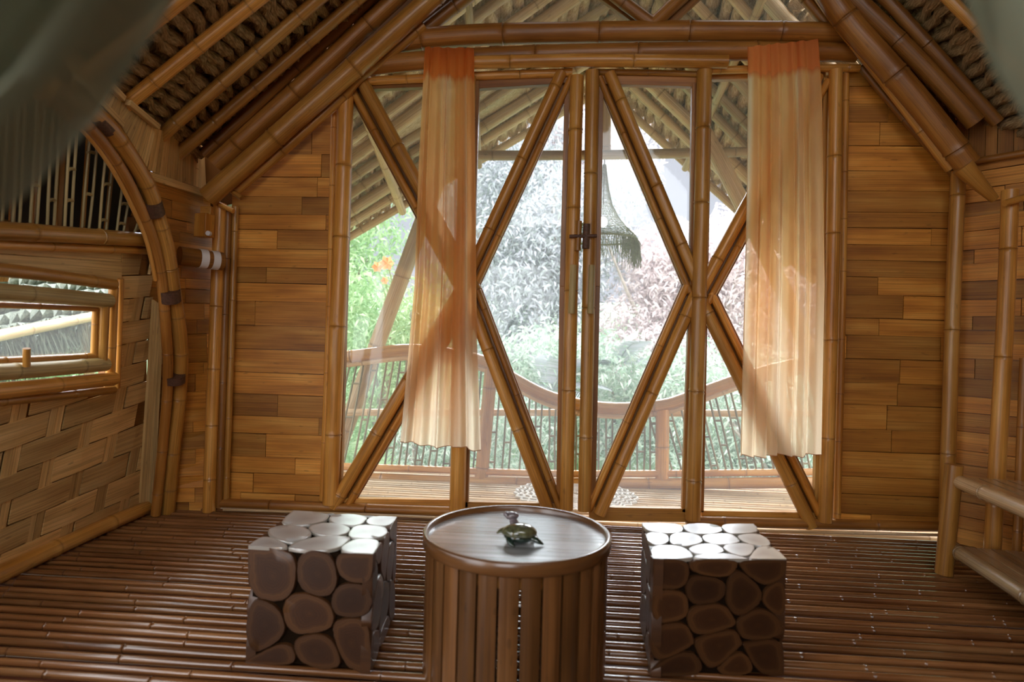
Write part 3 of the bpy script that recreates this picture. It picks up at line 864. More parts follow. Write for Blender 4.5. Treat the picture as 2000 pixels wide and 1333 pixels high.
# railing
rl = empty('porch_railing', (0, 0, 0)); rl.location = (0, 0, 0); tag(rl, 'sagging bamboo porch railing with split bamboo pickets outside the doors', 'railing')
YR = 4.36
top = [(560, 706), (680, 697), (790, 684), (870, 690), (950, 708), (1000, 738), (1060, 770), (1120, 788), (1200, 798), (1290, 792), (1340, 778), (1440, 742), (1540, 715), (1680, 690)]
def topy(x):
    for (x0, y0), (x1, y1) in zip(top[:-1], top[1:]):
        if x0 <= x <= x1: return y0 + (y1 - y0) * (x - x0) / (x1 - x0)
    return 700
pole_px('top_rail', top, 24, YR, M_POLE, rl, .5)
pole_px('top_rail', [(x, y + 15) for x, y in top], 12, YR + .02, M_PALE, rl, .5)
pole_px('bottom_rail', [(560, 930), (800, 938), (1120, 946), (1620, 942)], 22, YR, M_POLE, rl, .5)
pole_px('bottom_rail', [(560, 908), (800, 916), (1120, 926), (1620, 922)], 14, YR + .01, M_POLE, rl, .5)
pole_px('middle_rail', [(600, 806), (1000, 806), (1500, 808), (1640, 806)], 14, YR + .09, M_PALE, rl, .5)
for a_, b_ in (((960, 715), (940, 935)), ((1294, 797), (1293, 935)), ((1520, 722), (1530, 930))):
    pole_px('rail_post', [a_, b_], 26, YR + .02, M_POLE, rl, .5)
rg = random.Random(21)
x = 600
while x < 1640:
    lean = 46 * (1 - (x - 620) / 480) if x < 1100 else (0 if x < 1300 else -34)
    k = MB(); g = 6.5
    for dx in (-g, g):
        bt = (x + dx, 918); tp = (x + dx + lean, topy(x + lean) + 14)
        k.tube([PF(*bt, YR + .03), PF((bt[0] + tp[0]) / 2 + rg.uniform(-2, 2), (bt[1] + tp[1]) / 2, YR + .03), PF(*tp, YR + .03)], .0075, 6, 0, sd())
    q = rg.uniform(.05, .35)
    while q < 1:
        cx = x + lean * q; cy = 918 + (topy(x + lean) + 14 - 918) * q
        k.tube([PF(cx - g, cy, YR + .03), PF(cx + g, cy, YR + .03)], .008, 6, 0, sd()); q += rg.uniform(.3, .6)
    k.build('picket', M_PICK, rl)
    x += rg.uniform(25, 34)
tag(pole_px('porch_brace', [(640, 930), (712, 740), (828, 425), (880, 290)], 31, YR + .16, M_PALE, None, .6), 'pale leaning bamboo column at the left of the porch', 'porch column')
tag(pole_px('porch_brace', [(1655, 930), (1560, 640), (1440, 380), (1370, 250)], 31, YR + .16, M_PALE, None, .6), 'pale leaning bamboo column behind the right curtain', 'porch column')
tag(pole_px('porch_beam', [(880, 304), (1150, 303), (1460, 297), (1560, 295)], 19, YR + .16, M_PALE, None, .6), 'pale horizontal bamboo tie beam across the porch', 'porch beam')
tag(pole_px('porch_post', [(1184, 165), (1183, 306)], 19, YR + .17, M_PALE, None, .6), 'short pale bamboo king post standing on the porch tie beam', 'porch post')
# porch roof
b0, b1 = 3.62, 5.25
Rg0, Rg1 = CW(.74, b0, 4.05), CW(.73, b1, 3.28)
L0, L1 = CW(-1.95, b0, 1.80), CW(-1.95, b1, 1.60)
Q0, Q1 = CW(2.62, b0, 1.95), CW(2.62, b1, 1.62)
po = struct(empty('ceiling_porch'))
for c, s_ in (([L0, L1, Rg1, Rg0], 5), ([Q0, Q1, Rg1, Rg0], 6)):
    m = MB(); rolls(m, c, .105, .05, s_, step=.06, lump=.4); m.build('thatch_rolls', M_THATCH_OUT, po)
    nrm = (c[1] - c[0]).cross(c[3] - c[0]).normalized()
    if nrm.z < 0: nrm = -nrm
    k = MB(); k.poly([p + nrm * .15 for p in c], .12, nrm, [(0, 0), (2, 0), (2, 3), (0, 3)]); k.build('thatch_layer', M_THATCH_OUT, po, smooth=False)
    # straw fringe along the outer edge
    k = MB(); rg = random.Random(s_)
    for i in range(1500):
        t = rg.random() ** .9; p = c[1].lerp(c[2], t) + FW * rg.uniform(-.1, .04) + UP * rg.uniform(-.02, .1)
        big = 1.9 if t > .9 else 1
        q = p - UP * rg.uniform(.07, .19) * big + RT * rg.uniform(-.05, .05) + FW * rg.uniform(-.02, .04)
        s2 = V((rg.uniform(-1, 1), rg.uniform(-1, 1), 0)).normalized() * .0035
        k.add([p - s2, p + s2, q], [(0, 1, 2)], [[(0, 0), (.01, 0), (0, .2)]], None, rg.random())
    f_ = k.build('straw_fringe', M_THATCH_OUT, po, smooth=False)
nn = 0
for c, side in (([L0, L1, Rg1, Rg0], 'left'), ([Q0, Q1, Rg1, Rg0], 'right')):
    nrm = (c[1] - c[0]).cross(c[3] - c[0]).normalized()
    if nrm.z > 0: nrm = -nrm
    for j, u in enumerate((.02, .14, .26, .38, .50, .62, .74, .86, .98)):
        e = .0 if j % 2 else .03
        A = bil(c, u, .0) + nrm * .085; B = bil(c, min(1, u + e), 1) + nrm * .085
        k = MB(); k.tube([A, B], .034 if j % 3 else .046, 12, .4, sd())
        tag(k.build('porch_rafter', M_PALE), ['%s bamboo rafter under the %s porch thatch, counted from the doors' % (w_, side) for w_ in ('first', 'second', 'third', 'fourth', 'fifth', 'sixth', 'seventh', 'eighth', 'outermost')][j], 'bamboo rafter', 'rafters under the porch thatch')
    for j, v in enumerate((.12, .34, .58)):
        A = bil(c, 0, v) + nrm * .12; B = bil(c, 1, v) + nrm * .12
        k = MB(); k.tube([A, B], (.055, .035, .028)[j], 12, .4, sd())
        tag(k.build('porch_purlin', M_PALE), '%s long pole carrying the %s porch rafters' % (('lowest', 'middle', 'highest')[j], side), 'bamboo pole', 'purlins under the porch thatch')

# doormat on the deck
c0 = PZ(1124, 968, 0.004)
mt_ = empty('round_mat', c0); tag(mt_, 'round pale openwork mat on the deck outside the doors', 'mat')
k = MB()
for i in range(1, 12):
    r = .035 * i; n = max(10, i * 5)
    pts = [c0 + V((math.cos(2 * math.pi * j / n) * r * (1 + .03 * (-1) ** j), math.sin(2 * math.pi * j / n) * r * (1 + .03 * (-1) ** j), .004 + .003 * (j % 2))) for j in range(n)]
    pts.append(pts[0]); k.tube(pts, .009, 5, 0, i, caps=False, smooth=False)
for i in range(24):
    a = 2 * math.pi * i / 24; k.tube([c0 + V((math.cos(a) * .04, math.sin(a) * .04, .004)), c0 + V((math.cos(a) * .385, math.sin(a) * .385, .004))], .006, 5, 0, i)
k.build('woven_rings', plain('pale woven rope', (.72, .68, .62), .8, var=.2), mt_)

# pendant lamp on the porch
lp0 = PF(1181, 305, YR + .16)
lm = empty('pendant_lamp', lp0); tag(lm, 'woven bell shaped pendant lamp with a frayed straw rim hanging on the porch', 'lamp')
M_LAMP = plain('greenish woven straw', (.22, .26, .13), .8, var=.3, scale=60)
prof = [(322, 3), (345, 6), (370, 10), (400, 17), (425, 30), (445, 46), (462, 64), (468, 66)]
seg = 30; k = MB()
pr3 = [(PF(1181, y, YR + .16).z, r / FPX * depth(lp0)) for y, r in prof]
rows = []
for i in range(len(pr3) - 1):
    for t in (0, .25, .5, .75):
        rows.append((pr3[i][0] + (pr3[i + 1][0] - pr3[i][0]) * t, pr3[i][1] + (pr3[i + 1][1] - pr3[i][1]) * t))
rows.append(pr3[-1])
cxy = V((lp0.x, lp0.y, 0))
vs = [cxy + V((math.cos(2 * math.pi * (j + (i % 2) * .5) / seg) * r, math.sin(2 * math.pi * (j + (i % 2) * .5) / seg) * r, z)) for i, (z, r) in enumerate(rows) for j in range(seg)]
fs = []
for i in range(len(rows) - 1):
    for j in range(seg):
        a, b_, c_, d_ = i * seg + j, i * seg + (j + 1) % seg, (i + 1) * seg + (j + 1) % seg, (i + 1) * seg + j
        fs += [(a, b_, d_), (b_, c_, d_)]
k.add(vs, fs, [[(0, 0)] * 3] * len(fs))
so = k.build('woven_shade', M_LAMP, lm); wm = so.modifiers.new('wire', 'WIREFRAME'); wm.thickness = .0035; wm.use_even_offset = False
k = MB(); rg = random.Random(6); zr, rr = pr3[-1]
k.tube([cxy + V((math.cos(a) * rr, math.sin(a) * rr, zr)) for a in [2 * math.pi * j / 40 for j in range(41)]], .008, 6, 0, 2, caps=False, smooth=False)
k.build('rim', M_LAMP, lm)
k = MB()
for i in range(420):
    a = rg.gauss(-.3, .55) if i < 260 else rg.uniform(0, 6.28); p = cxy + V((math.cos(a) * rr, math.sin(a) * rr, zr))
    q = p + V((rg.uniform(-.02, .04), rg.uniform(-.02, .02), -rg.uniform(.04, .22 if i < 260 else .12)))
    k.tube([p, p.lerp(q, .5) + V((rg.uniform(-.01, .01), 0, 0)), q], .0016, 3, 0, 1, caps=False, smooth=False)
k.build('straw_fringe', M_LAMP, lm)
k = MB(); k.tube([lp0, V((lp0.x, lp0.y, pr3[3][0]))], .004, 6, 0, 1); k.build('cord', M_BLACK, lm)
mb_, ntb, bb = newmat('glowing bulb'); bb.inputs['Emission Color'].default_value = (1, .93, .85, 1); bb.inputs['Emission Strength'].default_value = 6; bb.inputs['Base Color'].default_value = (1, 1, 1, 1)
def sphere(c, rx, ry, rz, n=16, ax=None):
    vs, fs = [], []
    X, Y, Z = ax if ax else (V((1, 0, 0)), V((0, 1, 0)), V((0, 0, 1)))
    for i in range(n + 1):
        t = math.pi * i / n
        for j in range(2 * n):
            p = math.pi * j / n
            vs.append(c + X * (rx * math.sin(t) * math.cos(p)) + Y * (ry * math.sin(t) * math.sin(p)) + Z * (rz * math.cos(t)))
    for i in range(n):
        for j in range(2 * n):
            j2 = (j + 1) % (2 * n)
            fs.append((i * 2 * n + j, (i + 1) * 2 * n + j, (i + 1) * 2 * n + j2, i * 2 * n + j2))
    return vs, fs
vs, fs = sphere(V((lp0.x, lp0.y, PF(1181, 434, YR + .16).z)), .032, .032, .038)
k = MB(); k.add(vs, fs, [[(0, 0)] * 4] * len(fs)); k.build('bulb', mb_, lm)

# ------------------------------------------------------------------ round table
tc0 = CW(.030, 1.89, 0); TR_ = .287; TH = .42
tbl = empty('round_table', tc0); tag(tbl, 'round bamboo drum table with a recessed top and upright slats between two stools', 'table')
def ringprof(prof, seg=96):
    m = MB(); n = len(prof); vs = []
    for j in range(seg):
        a = 2 * math.pi * j / seg
        vs += [tc0 + V((math.cos(a) * r, math.sin(a) * r, z)) for r, z in prof]
    fs = []; us = []
    for j in range(seg):
        for i in range(n):
            i2 = (i + 1) % n; j2 = (j + 1) % seg
            fs.append((j * n + i, j2 * n + i, j2 * n + i2, j * n + i2)); us.append([(i * .01, j * .019), (i * .01, (j + 1) * .019), (i2 * .01, (j + 1) * .019), (i2 * .01, j * .019)])
    m.add(vs, fs, us); return m
r = TR_
ringprof([(r - .016, TH - .03), (r - .016, TH - .004), (r - .012, TH), (r - .004, TH), (r, TH - .004), (r, TH - .036), (r - .004, TH - .04), (r - .016, TH - .04)]).build('rim', M_TABLE, tbl)
m = MB(); n = 16
for i in range(n):      # top boards run across
    y0 = -r + .016 + (2 * r - .032) * i / n + .0006; y1 = -r + .016 + (2 * r - .032) * (i + 1) / n - .0006
    rr_ = r - .0155
    pts = []
    ys = [y0 + (y1 - y0) * k_ / 4 for k_ in range(5)]
    pts = [(-math.sqrt(max(0, rr_ ** 2 - y * y)), y) for y in ys] + [(math.sqrt(max(0, rr_ ** 2 - y * y)), y) for y in ys[::-1]]
    m.poly([tc0 + V((x, y, TH - .018)) for x, y in pts], .012, UP, [(y, x) for x, y in pts], random.Random(i).random())
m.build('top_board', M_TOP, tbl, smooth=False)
ns = 29
for i in range(ns):
    a0 = 2 * math.pi * (i + .04) / ns + .05; a1 = 2 * math.pi * (i + .92) / ns + .05
    m = MB(); pr_ = []
    for k_ in range(5):
        a = a0 + (a1 - a0) * k_ / 4
        bul = .005 * (1 - ((k_ - 2) / 2) ** 2)
        pr_.append((a, r - .014 + bul))
    vs = []
    for z in (.004, TH - .038):
        for a, q in pr_: vs.append(tc0 + V((math.cos(a) * q, math.sin(a) * q, z)))
        for a, q in pr_[::-1]: vs.append(tc0 + V((math.cos(a) * (r - .026), math.sin(a) * (r - .026), z)))
    fs = [(k_, (k_ + 1) % 10, 10 + (k_ + 1) % 10, 10 + k_) for k_ in range(10)] + [tuple(range(9, -1, -1)), tuple(range(10, 20))]
    us = [[(k_ * .01, 0), (k_ * .01 + .01, 0), (k_ * .01 + .01, TH), (k_ * .01, TH)] for k_ in range(10)] + [[(0, 0)] * 10] * 2
    m.add(vs, fs, us, None, random.Random(i * 3).random()); m.build('slat', M_TABLE, tbl)
for z in (.05, TH - .08):
    ringprof([(r - .05, z), (r - .05, z + .03), (r - .027, z + .03), (r - .027, z)]).build('hoop', M_DARK, tbl)

# ------------------------------------------------------------------ turtle
T0 = PZ(1014, 1060, TH - .018)
tu = empty('turtle_figurine', T0); tag(tu, 'dark glossy green turtle figurine with raised head on the round table', 'figurine')
M_SHELL = plain('glazed olive shell', (.085, .09, .045), .12, coat=1, var=.6, scale=60)
M_TURT = plain('glazed dark green skin', (.012, .03, .02), .12, coat=1, var=.4, scale=50)
M_HEAD = plain('glazed grey brown head', (.16, .13, .14), .15, coat=1, var=.4, scale=60)
hd = (RT * -.45 + FW * 1.0).normalized(); sdv = hd.cross(UP).normalized()
UPt = (UP + RT * -.0 - FW * .25).normalized()
m = MB(); c = T0 + UP * .026
n = 14; vs = []; fs = []
for i in range(n + 1):
    t = (math.pi / 2) * i / n
    for j in range(32):
        p = 2 * math.pi * j / 32
        rr_ = math.sin(t); z = math.cos(t)
        sc = 1 + .025 * math.cos(6 * p) * rr_ - .02 * (abs(math.cos(3.0 * t)) < .12)
        vs.append(c + RT * (.053 * rr_ * math.cos(p) * sc) + FW * (.044 * rr_ * math.sin(p) * sc) + UPt * (.034 * z))
for i in range(n):
    for j in range(32):
        j2 = (j + 1) % 32; fs.append((i * 32 + j, (i + 1) * 32 + j, (i + 1) * 32 + j2, i * 32 + j2))
fs.append(tuple(n * 32 + j for j in range(32)))
m.add(vs, fs, [[(0, 0)] * len(f) for f in fs]); m.build('shell', M_SHELL, tu)
m = MB(); vs, fs = sphere(T0 + UP * .020, .047, .039, .0195); m.add(vs, fs, [[(0, 0)] * 4] * len(fs)); m.build('belly', M_TURT, tu)
def limb(name, pts, rs, flat, mat=M_TURT):
    bm_v = []; P = [T0 + RT * a + FW * b_ + UP * c_ for a, b_, c_ in pts]
    m = MB()
    seg_ = 10; vs = []; fs = []
    for i, p in enumerate(P):
        tn = (P[min(i + 1, len(P) - 1)] - P[max(i - 1, 0)]).normalized()
        s = tn.cross(UP).normalized(); u = s.cross(tn)
        for j in range(seg_):
            a = 2 * math.pi * j / seg_; vs.append(p + s * math.cos(a) * rs[i] + u * math.sin(a) * rs[i] * flat)
    for i in range(len(P) - 1):
        for j in range(seg_): fs.append((i * seg_ + j, i * seg_ + (j + 1) % seg_, (i + 1) * seg_ + (j + 1) % seg_, (i + 1) * seg_ + j))
    fs.append(tuple(range(seg_ - 1, -1, -1))); fs.append(tuple((len(P) - 1) * seg_ + j for j in range(seg_)))
    m.add(vs, fs, [[(0, 0)] * len(f) for f in fs]); o = m.build(name, mat, tu)
    sb = o.modifiers.new('s', 'SUBSURF'); sb.levels = 1; sb.render_levels = 2
limb('flipper', [(-.03, .02, .034), (-.048, .012, .034), (-.062, .004, .028), (-.068, .0, .024)], [.012, .012, .008, .002], .6, M_SHELL)
limb('flipper', [(-.025, -.015, .02), (-.032, -.028, .017), (-.024, -.042, .008), (-.012, -.052, .003)], [.012, .012, .009, .003], .8)
limb('flipper', [(.03, -.01, .022), (.046, -.02, .018), (.060, -.026, .009), (.072, -.028, .004)], [.013, .013, .010, .003], .7)
limb('flipper', [(.03, .02, .02), (.045, .035, .012), (.055, .042, .005)], [.012, .010, .004], .6)
limb('neck', [(-.010, .026, .036), (-.018, .040, .050), (-.022, .044, .060)], [.017, .013, .012], 1, M_HEAD)
m = MB(); vs, fs = sphere(T0 + RT * -.026 + FW * .044 + UP * .066, .024, .014, .0125, 12); 
vs = [p + (V((0, 0, .004)) if (p - T0).dot(RT) < -.040 else V((0, 0, 0))) for p in vs]
m.add(vs, fs, [[(0, 0)] * 4] * len(fs)); ho = m.build('head', M_HEAD, tu)
for s in (-1, 1):
    m = MB(); vs, fs = sphere(T0 + RT * -.036 + FW * (.044 + s * .0115) + UP * .071, .0025, .0025, .0025, 6); m.add(vs, fs, [[(0, 0)] * 4] * len(fs)); m.build('eye', M_BLACK, tu)

# ------------------------------------------------------------------ log-slice stools
def slice_mat(name='cut log slice', ior=1.45, rough=.3, lift=1.0, coat=.12):
    m, nt, b = newmat(name)
    at = nt.nodes.new('ShaderNodeAttribute'); at.attribute_name = 'node'
    rn = nt.nodes.new('ShaderNodeAttribute'); rn.attribute_name = 'rnd'
    uv = nt.nodes.new('ShaderNodeUVMap')
    n = nt.nodes.new('ShaderNodeTexNoise'); n.inputs['Scale'].default_value = 22; n.inputs['Detail'].default_value = 4
    nt.links.new(uv.outputs[0], n.inputs['Vector'])
    rad = math_n(nt, 'ADD', at.outputs['Fac'], math_n(nt, 'MULTIPLY', math_n(nt, 'SUBTRACT', n.outputs[0], .5), .35))
    col = ramp(nt, rad, [(p_, tuple(x_ * lift for x_ in c_)) for p_, c_ in ((0.0, (.052, .020, .006)), (.25, (.040, .015, .005)), (.66, (.050, .019, .006)), (.76, (.085, .036, .011)), (.95, (.066, .027, .009)))])
    rg_ = math_n(nt, 'SINE', math_n(nt, 'MULTIPLY', rad, 60.0))
    rr = ramp(nt, math_n(nt, 'MULTIPLY_ADD', rg_, .5, .5), [(0.1, (.72, .7, .68)), (.8, (1, 1, 1))])
    col = mix(nt, .8, col, rr, 'MULTIPLY')
    rv = ramp(nt, rn.outputs['Fac'], [(0, (.65, .62, .6)), (1, (1.25, 1.2, 1.1))])
    col = mix(nt, 1, col, rv, 'MULTIPLY')
    nt.links.new(col, b.inputs['Base Color'])
    b.inputs['Roughness'].default_value = .4
    b.inputs['Coat Weight'].default_value = coat; b.inputs['Coat Roughness'].default_value = rough; b.inputs['Coat IOR'].default_value = ior
    bp = nt.nodes.new('ShaderNodeBump'); bp.inputs['Strength'].default_value = .3; bp.inputs['Distance'].default_value = .002
    nt.links.new(n.outputs[0], bp.inputs['Height']); nt.links.new(bp.outputs[0], b.inputs['Normal'])
    return m
def sheen_slice_mat():  # window sheen on the stool tops is put into the blue-grey colour
    m, nt, b = newmat('log slice with painted sheen')
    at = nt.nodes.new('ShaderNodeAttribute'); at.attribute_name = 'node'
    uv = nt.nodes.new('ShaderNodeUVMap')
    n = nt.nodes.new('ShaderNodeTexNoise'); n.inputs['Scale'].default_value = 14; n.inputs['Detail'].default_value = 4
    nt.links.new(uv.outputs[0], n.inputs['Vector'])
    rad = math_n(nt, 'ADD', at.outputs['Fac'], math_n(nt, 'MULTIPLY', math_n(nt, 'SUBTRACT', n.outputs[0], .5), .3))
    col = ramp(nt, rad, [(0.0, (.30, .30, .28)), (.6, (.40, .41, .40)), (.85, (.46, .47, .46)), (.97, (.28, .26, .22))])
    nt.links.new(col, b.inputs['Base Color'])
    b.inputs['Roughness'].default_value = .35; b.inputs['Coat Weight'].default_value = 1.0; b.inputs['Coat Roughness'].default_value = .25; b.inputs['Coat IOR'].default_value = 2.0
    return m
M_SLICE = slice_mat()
M_SLICE_TOP = sheen_slice_mat()
def homog(src, pts):
    """photo quad (bl, br, tr, tl) to the unit square"""
    A = []; B = []
    for (x, y), (u, v) in zip(src, ((0, 0), (1, 0), (1, 1), (0, 1))):
        A.append([x, y, 1, 0, 0, 0, -u * x, -u * y]); B.append(u)
        A.append([0, 0, 0, x, y, 1, -v * x, -v * y]); B.append(v)
    h = np.linalg.solve(np.array(A, float), np.array(B, float))
    out = []
    for x, y in pts:
        w = h[6] * x + h[7] * y + 1
        out.append(((h[0] * x + h[1] * y + h[2]) / w, (h[3] * x + h[4] * y + h[5]) / w))
    return out
def slices(parent, o, ux, uy, n, W, H, seeds, seed, mat=None, dp=.03):
    rg = random.Random(seed)
    S = [(u * W, v * H) for u, v in seeds]
    for i, s in enumerate(S):
        poly = [(0, 0), (W, 0), (W, H), (0, H)]
        for j, t in enumerate(S):
            if i == j: continue
            mx, my = (s[0] + t[0]) / 2, (s[1] + t[1]) / 2; dx, dy = s[0] - t[0], s[1] - t[1]
            # half plane towards s
            l = math.hypot(dx, dy); px_, py_ = -dy / l, dx / l
            a = (mx + px_ * 5, my + py_ * 5); b_ = (mx - px_ * 5, my - py_ * 5)
            side = (b_[0] - a[0]) * (s[1] - a[1]) - (b_[1] - a[1]) * (s[0] - a[0])
            poly2 = []
            def sd_(p): 
                v_ = (b_[0] - a[0]) * (p[1] - a[1]) - (b_[1] - a[1]) * (p[0] - a[0]); return v_ if side > 0 else -v_
            for k_ in range(len(poly)):
                p, q = poly[k_ - 1], poly[k_]; sp_, sq = sd_(p), sd_(q)
                if (sp_ < 0) != (sq < 0):
                    tt = sp_ / (sp_ - sq); poly2.append((p[0] + (q[0] - p[0]) * tt, p[1] + (q[1] - p[1]) * tt))
                if sq >= 0: poly2.append(q)
            poly = poly2
            if len(poly) < 3: break
        if len(poly) < 3: continue
        # drop doubled corners, round those that are not on the edge of the cube face
        P = [poly[k_] for k_ in range(len(poly)) if math.hypot(poly[k_][0] - poly[k_ - 1][0], poly[k_][1] - poly[k_ - 1][1]) > .004]
        if len(P) < 3: continue
        def edge(p): return (p[0] < .001) + (p[0] > W - .001) + (p[1] < .001) + (p[1] > H - .001)
        cx = sum(p[0] for p in P) / len(P); cy = sum(p[1] for p in P) / len(P)
        for it in range(3):
            Q = []
            for k_ in range(len(P)):
                p0, p, p1 = P[k_ - 1], P[k_], P[(k_ + 1) % len(P)]
                if edge(p) >= 2: Q.append(p); continue
                f = .24
                Q.append((p[0] + (p0[0] - p[0]) * f, p[1] + (p0[1] - p[1]) * f)); Q.append((p[0] + (p1[0] - p[0]) * f, p[1] + (p1[1] - p[1]) * f))
            P = Q
        P = [((p[0] - cx) * (.985 if not edge(p) else 1) + cx, (p[1] - cy) * (.985 if not edge(p) else 1) + cy) for p in P]
        P = [(p[0] + (0 if edge(p) else rg.uniform(-.001, .001)), p[1] + (0 if edge(p) else rg.uniform(-.001, .001))) for p in P]
        m = MB(); k_ = len(P); off = rg.uniform(-.0008, .0008)
        to = lambda p, d: o + ux * p[0] + uy * p[1] + n * (d + off)
        vs = [to((cx, cy), 0)] + [to(((p[0] - cx) * .55 + cx, (p[1] - cy) * .55 + cy), 0) for p in P] + [to(((p[0] - cx) * .97 + cx, (p[1] - cy) * .97 + cy) if not edge(p) else p, 0) for p in P] + [to(p, -.003) for p in P] + [to(p, -dp) for p in P]
        nd = [0] + [.55] * k_ + [.95] * k_ + [1] * k_ + [1] * k_
        fs = []; 
        for q in range(k_):
            q2 = (q + 1) % k_
            fs.append((0, 1 + q, 1 + q2))
            for rr_ in range(3): fs.append((1 + rr_ * k_ + q, 1 + (rr_ + 1) * k_ + q, 1 + (rr_ + 1) * k_ + q2, 1 + rr_ * k_ + q2))
        co = [((p - o).dot(ux), (p - o).dot(uy)) for p in vs]
        m.add(vs, fs, [[co[x] for x in f] for f in fs], nd, rg.random())
        m.build('log_slice', mat or M_SLICE, parent)
M_CORE = plain('dark gaps between slices', (.012, .007, .004), 1.0); M_CORE.node_tree.nodes['Principled BSDF'].inputs['Specular IOR Level'].default_value = 0
def stool(label, fl, fr, br_, bl, H, seedsets, seed):
    """fl.. = photo points of the top's corners"""
    a, b_, c, d = [PZ(x, y, H) for x, y in (fl, fr, br_, bl)]
    ctr = (a + b_ + c + d) / 4
    ux = ((b_ - a) + (c - d)).normalized(); uy = ((d - a) + (c - b_)).normalized()
    W = ((b_ - a).length + (c - d).length) / 2; D = ((d - a).length + (c - b_).length) / 2; nf = V((ux.y, -ux.x, 0)); nr = V((uy.y, -uy.x, 0))
    base = V((ctr.x, ctr.y, 0))
    st = empty('log_stool', base); tag(st, label, 'stool')
    k = MB(); k.box(base + UP * (H / 2), ux * (W / 2 - .012), uy * (D / 2 - .012), UP * (H / 2 - .010)); k.build('core', M_CORE, st, smooth=False)
    o = base - ux * W / 2 - uy * D / 2
    rg = random.Random(seed)
    def auto(n):
        s = []
        while len(s) < n:
            p = (rg.random(), rg.random())
            if all(math.hypot(p[0] - q[0], p[1] - q[1]) > .24 for q in s): s.append(p)
            elif rg.random() < .002: break
        return s
    z0 = UP * .006
    topq, topS, frq, frS = seedsets; frq = [frq[3], frq[2], frq[1], frq[0]]      # bottom left first
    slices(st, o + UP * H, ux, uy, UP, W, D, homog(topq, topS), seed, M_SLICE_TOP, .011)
    slices(st, o + z0, ux, UP, nf, W, H - .008, homog(frq, frS), seed + 1)
    slices(st, o + z0 + ux * W, uy, UP, nr, D, H - .008, auto(11), seed + 2)
    slices(st, o + z0, uy, UP, -nr, D, H - .008, auto(11), seed + 3)
    slices(st, o + z0 + uy * D, ux, UP, -nf, W, H - .008, auto(11), seed + 4)
    return st
stool('left cube stool of large dark teak log slices beside the round table', (487, 1066), (727, 1083), (777, 1009), (572, 998), .36,
      ([(130, 400), (965, 465), (1135, 205), (430, 165)], [(520, 215), (800, 222), (1040, 235), (660, 288), (960, 300), (420, 320), (625, 382), (900, 420), (170, 385)],
       [(125, 410), (955, 465), (945, 1300), (130, 1230)], [(300, 600), (600, 620), (840, 560), (830, 780), (540, 900), (220, 1000), (850, 1050), (590, 1160), (350, 1250)]), 3)
stool('right cube stool of many small round log slices beside the round table', (1277, 1090), (1536, 1094), (1472, 1023), (1253, 1022), .36,
      ([(295, 405), (1260, 430), (1035, 165), (200, 155)], [(350, 190), (650, 195), (930, 200), (290, 265), (510, 280), (780, 280), (1050, 275), (400, 365), (690, 350), (900, 350), (1130, 390), (760, 410)],
       [(295, 420), (1265, 440), (1235, 1500), (270, 1500)], [(400, 560), (720, 470), (1110, 520), (690, 700), (960, 750), (1220, 800), (390, 850), (710, 980), (1090, 1040), (420, 1180), (760, 1240), (1110, 1300), (500, 1420), (900, 1450)]), 9)

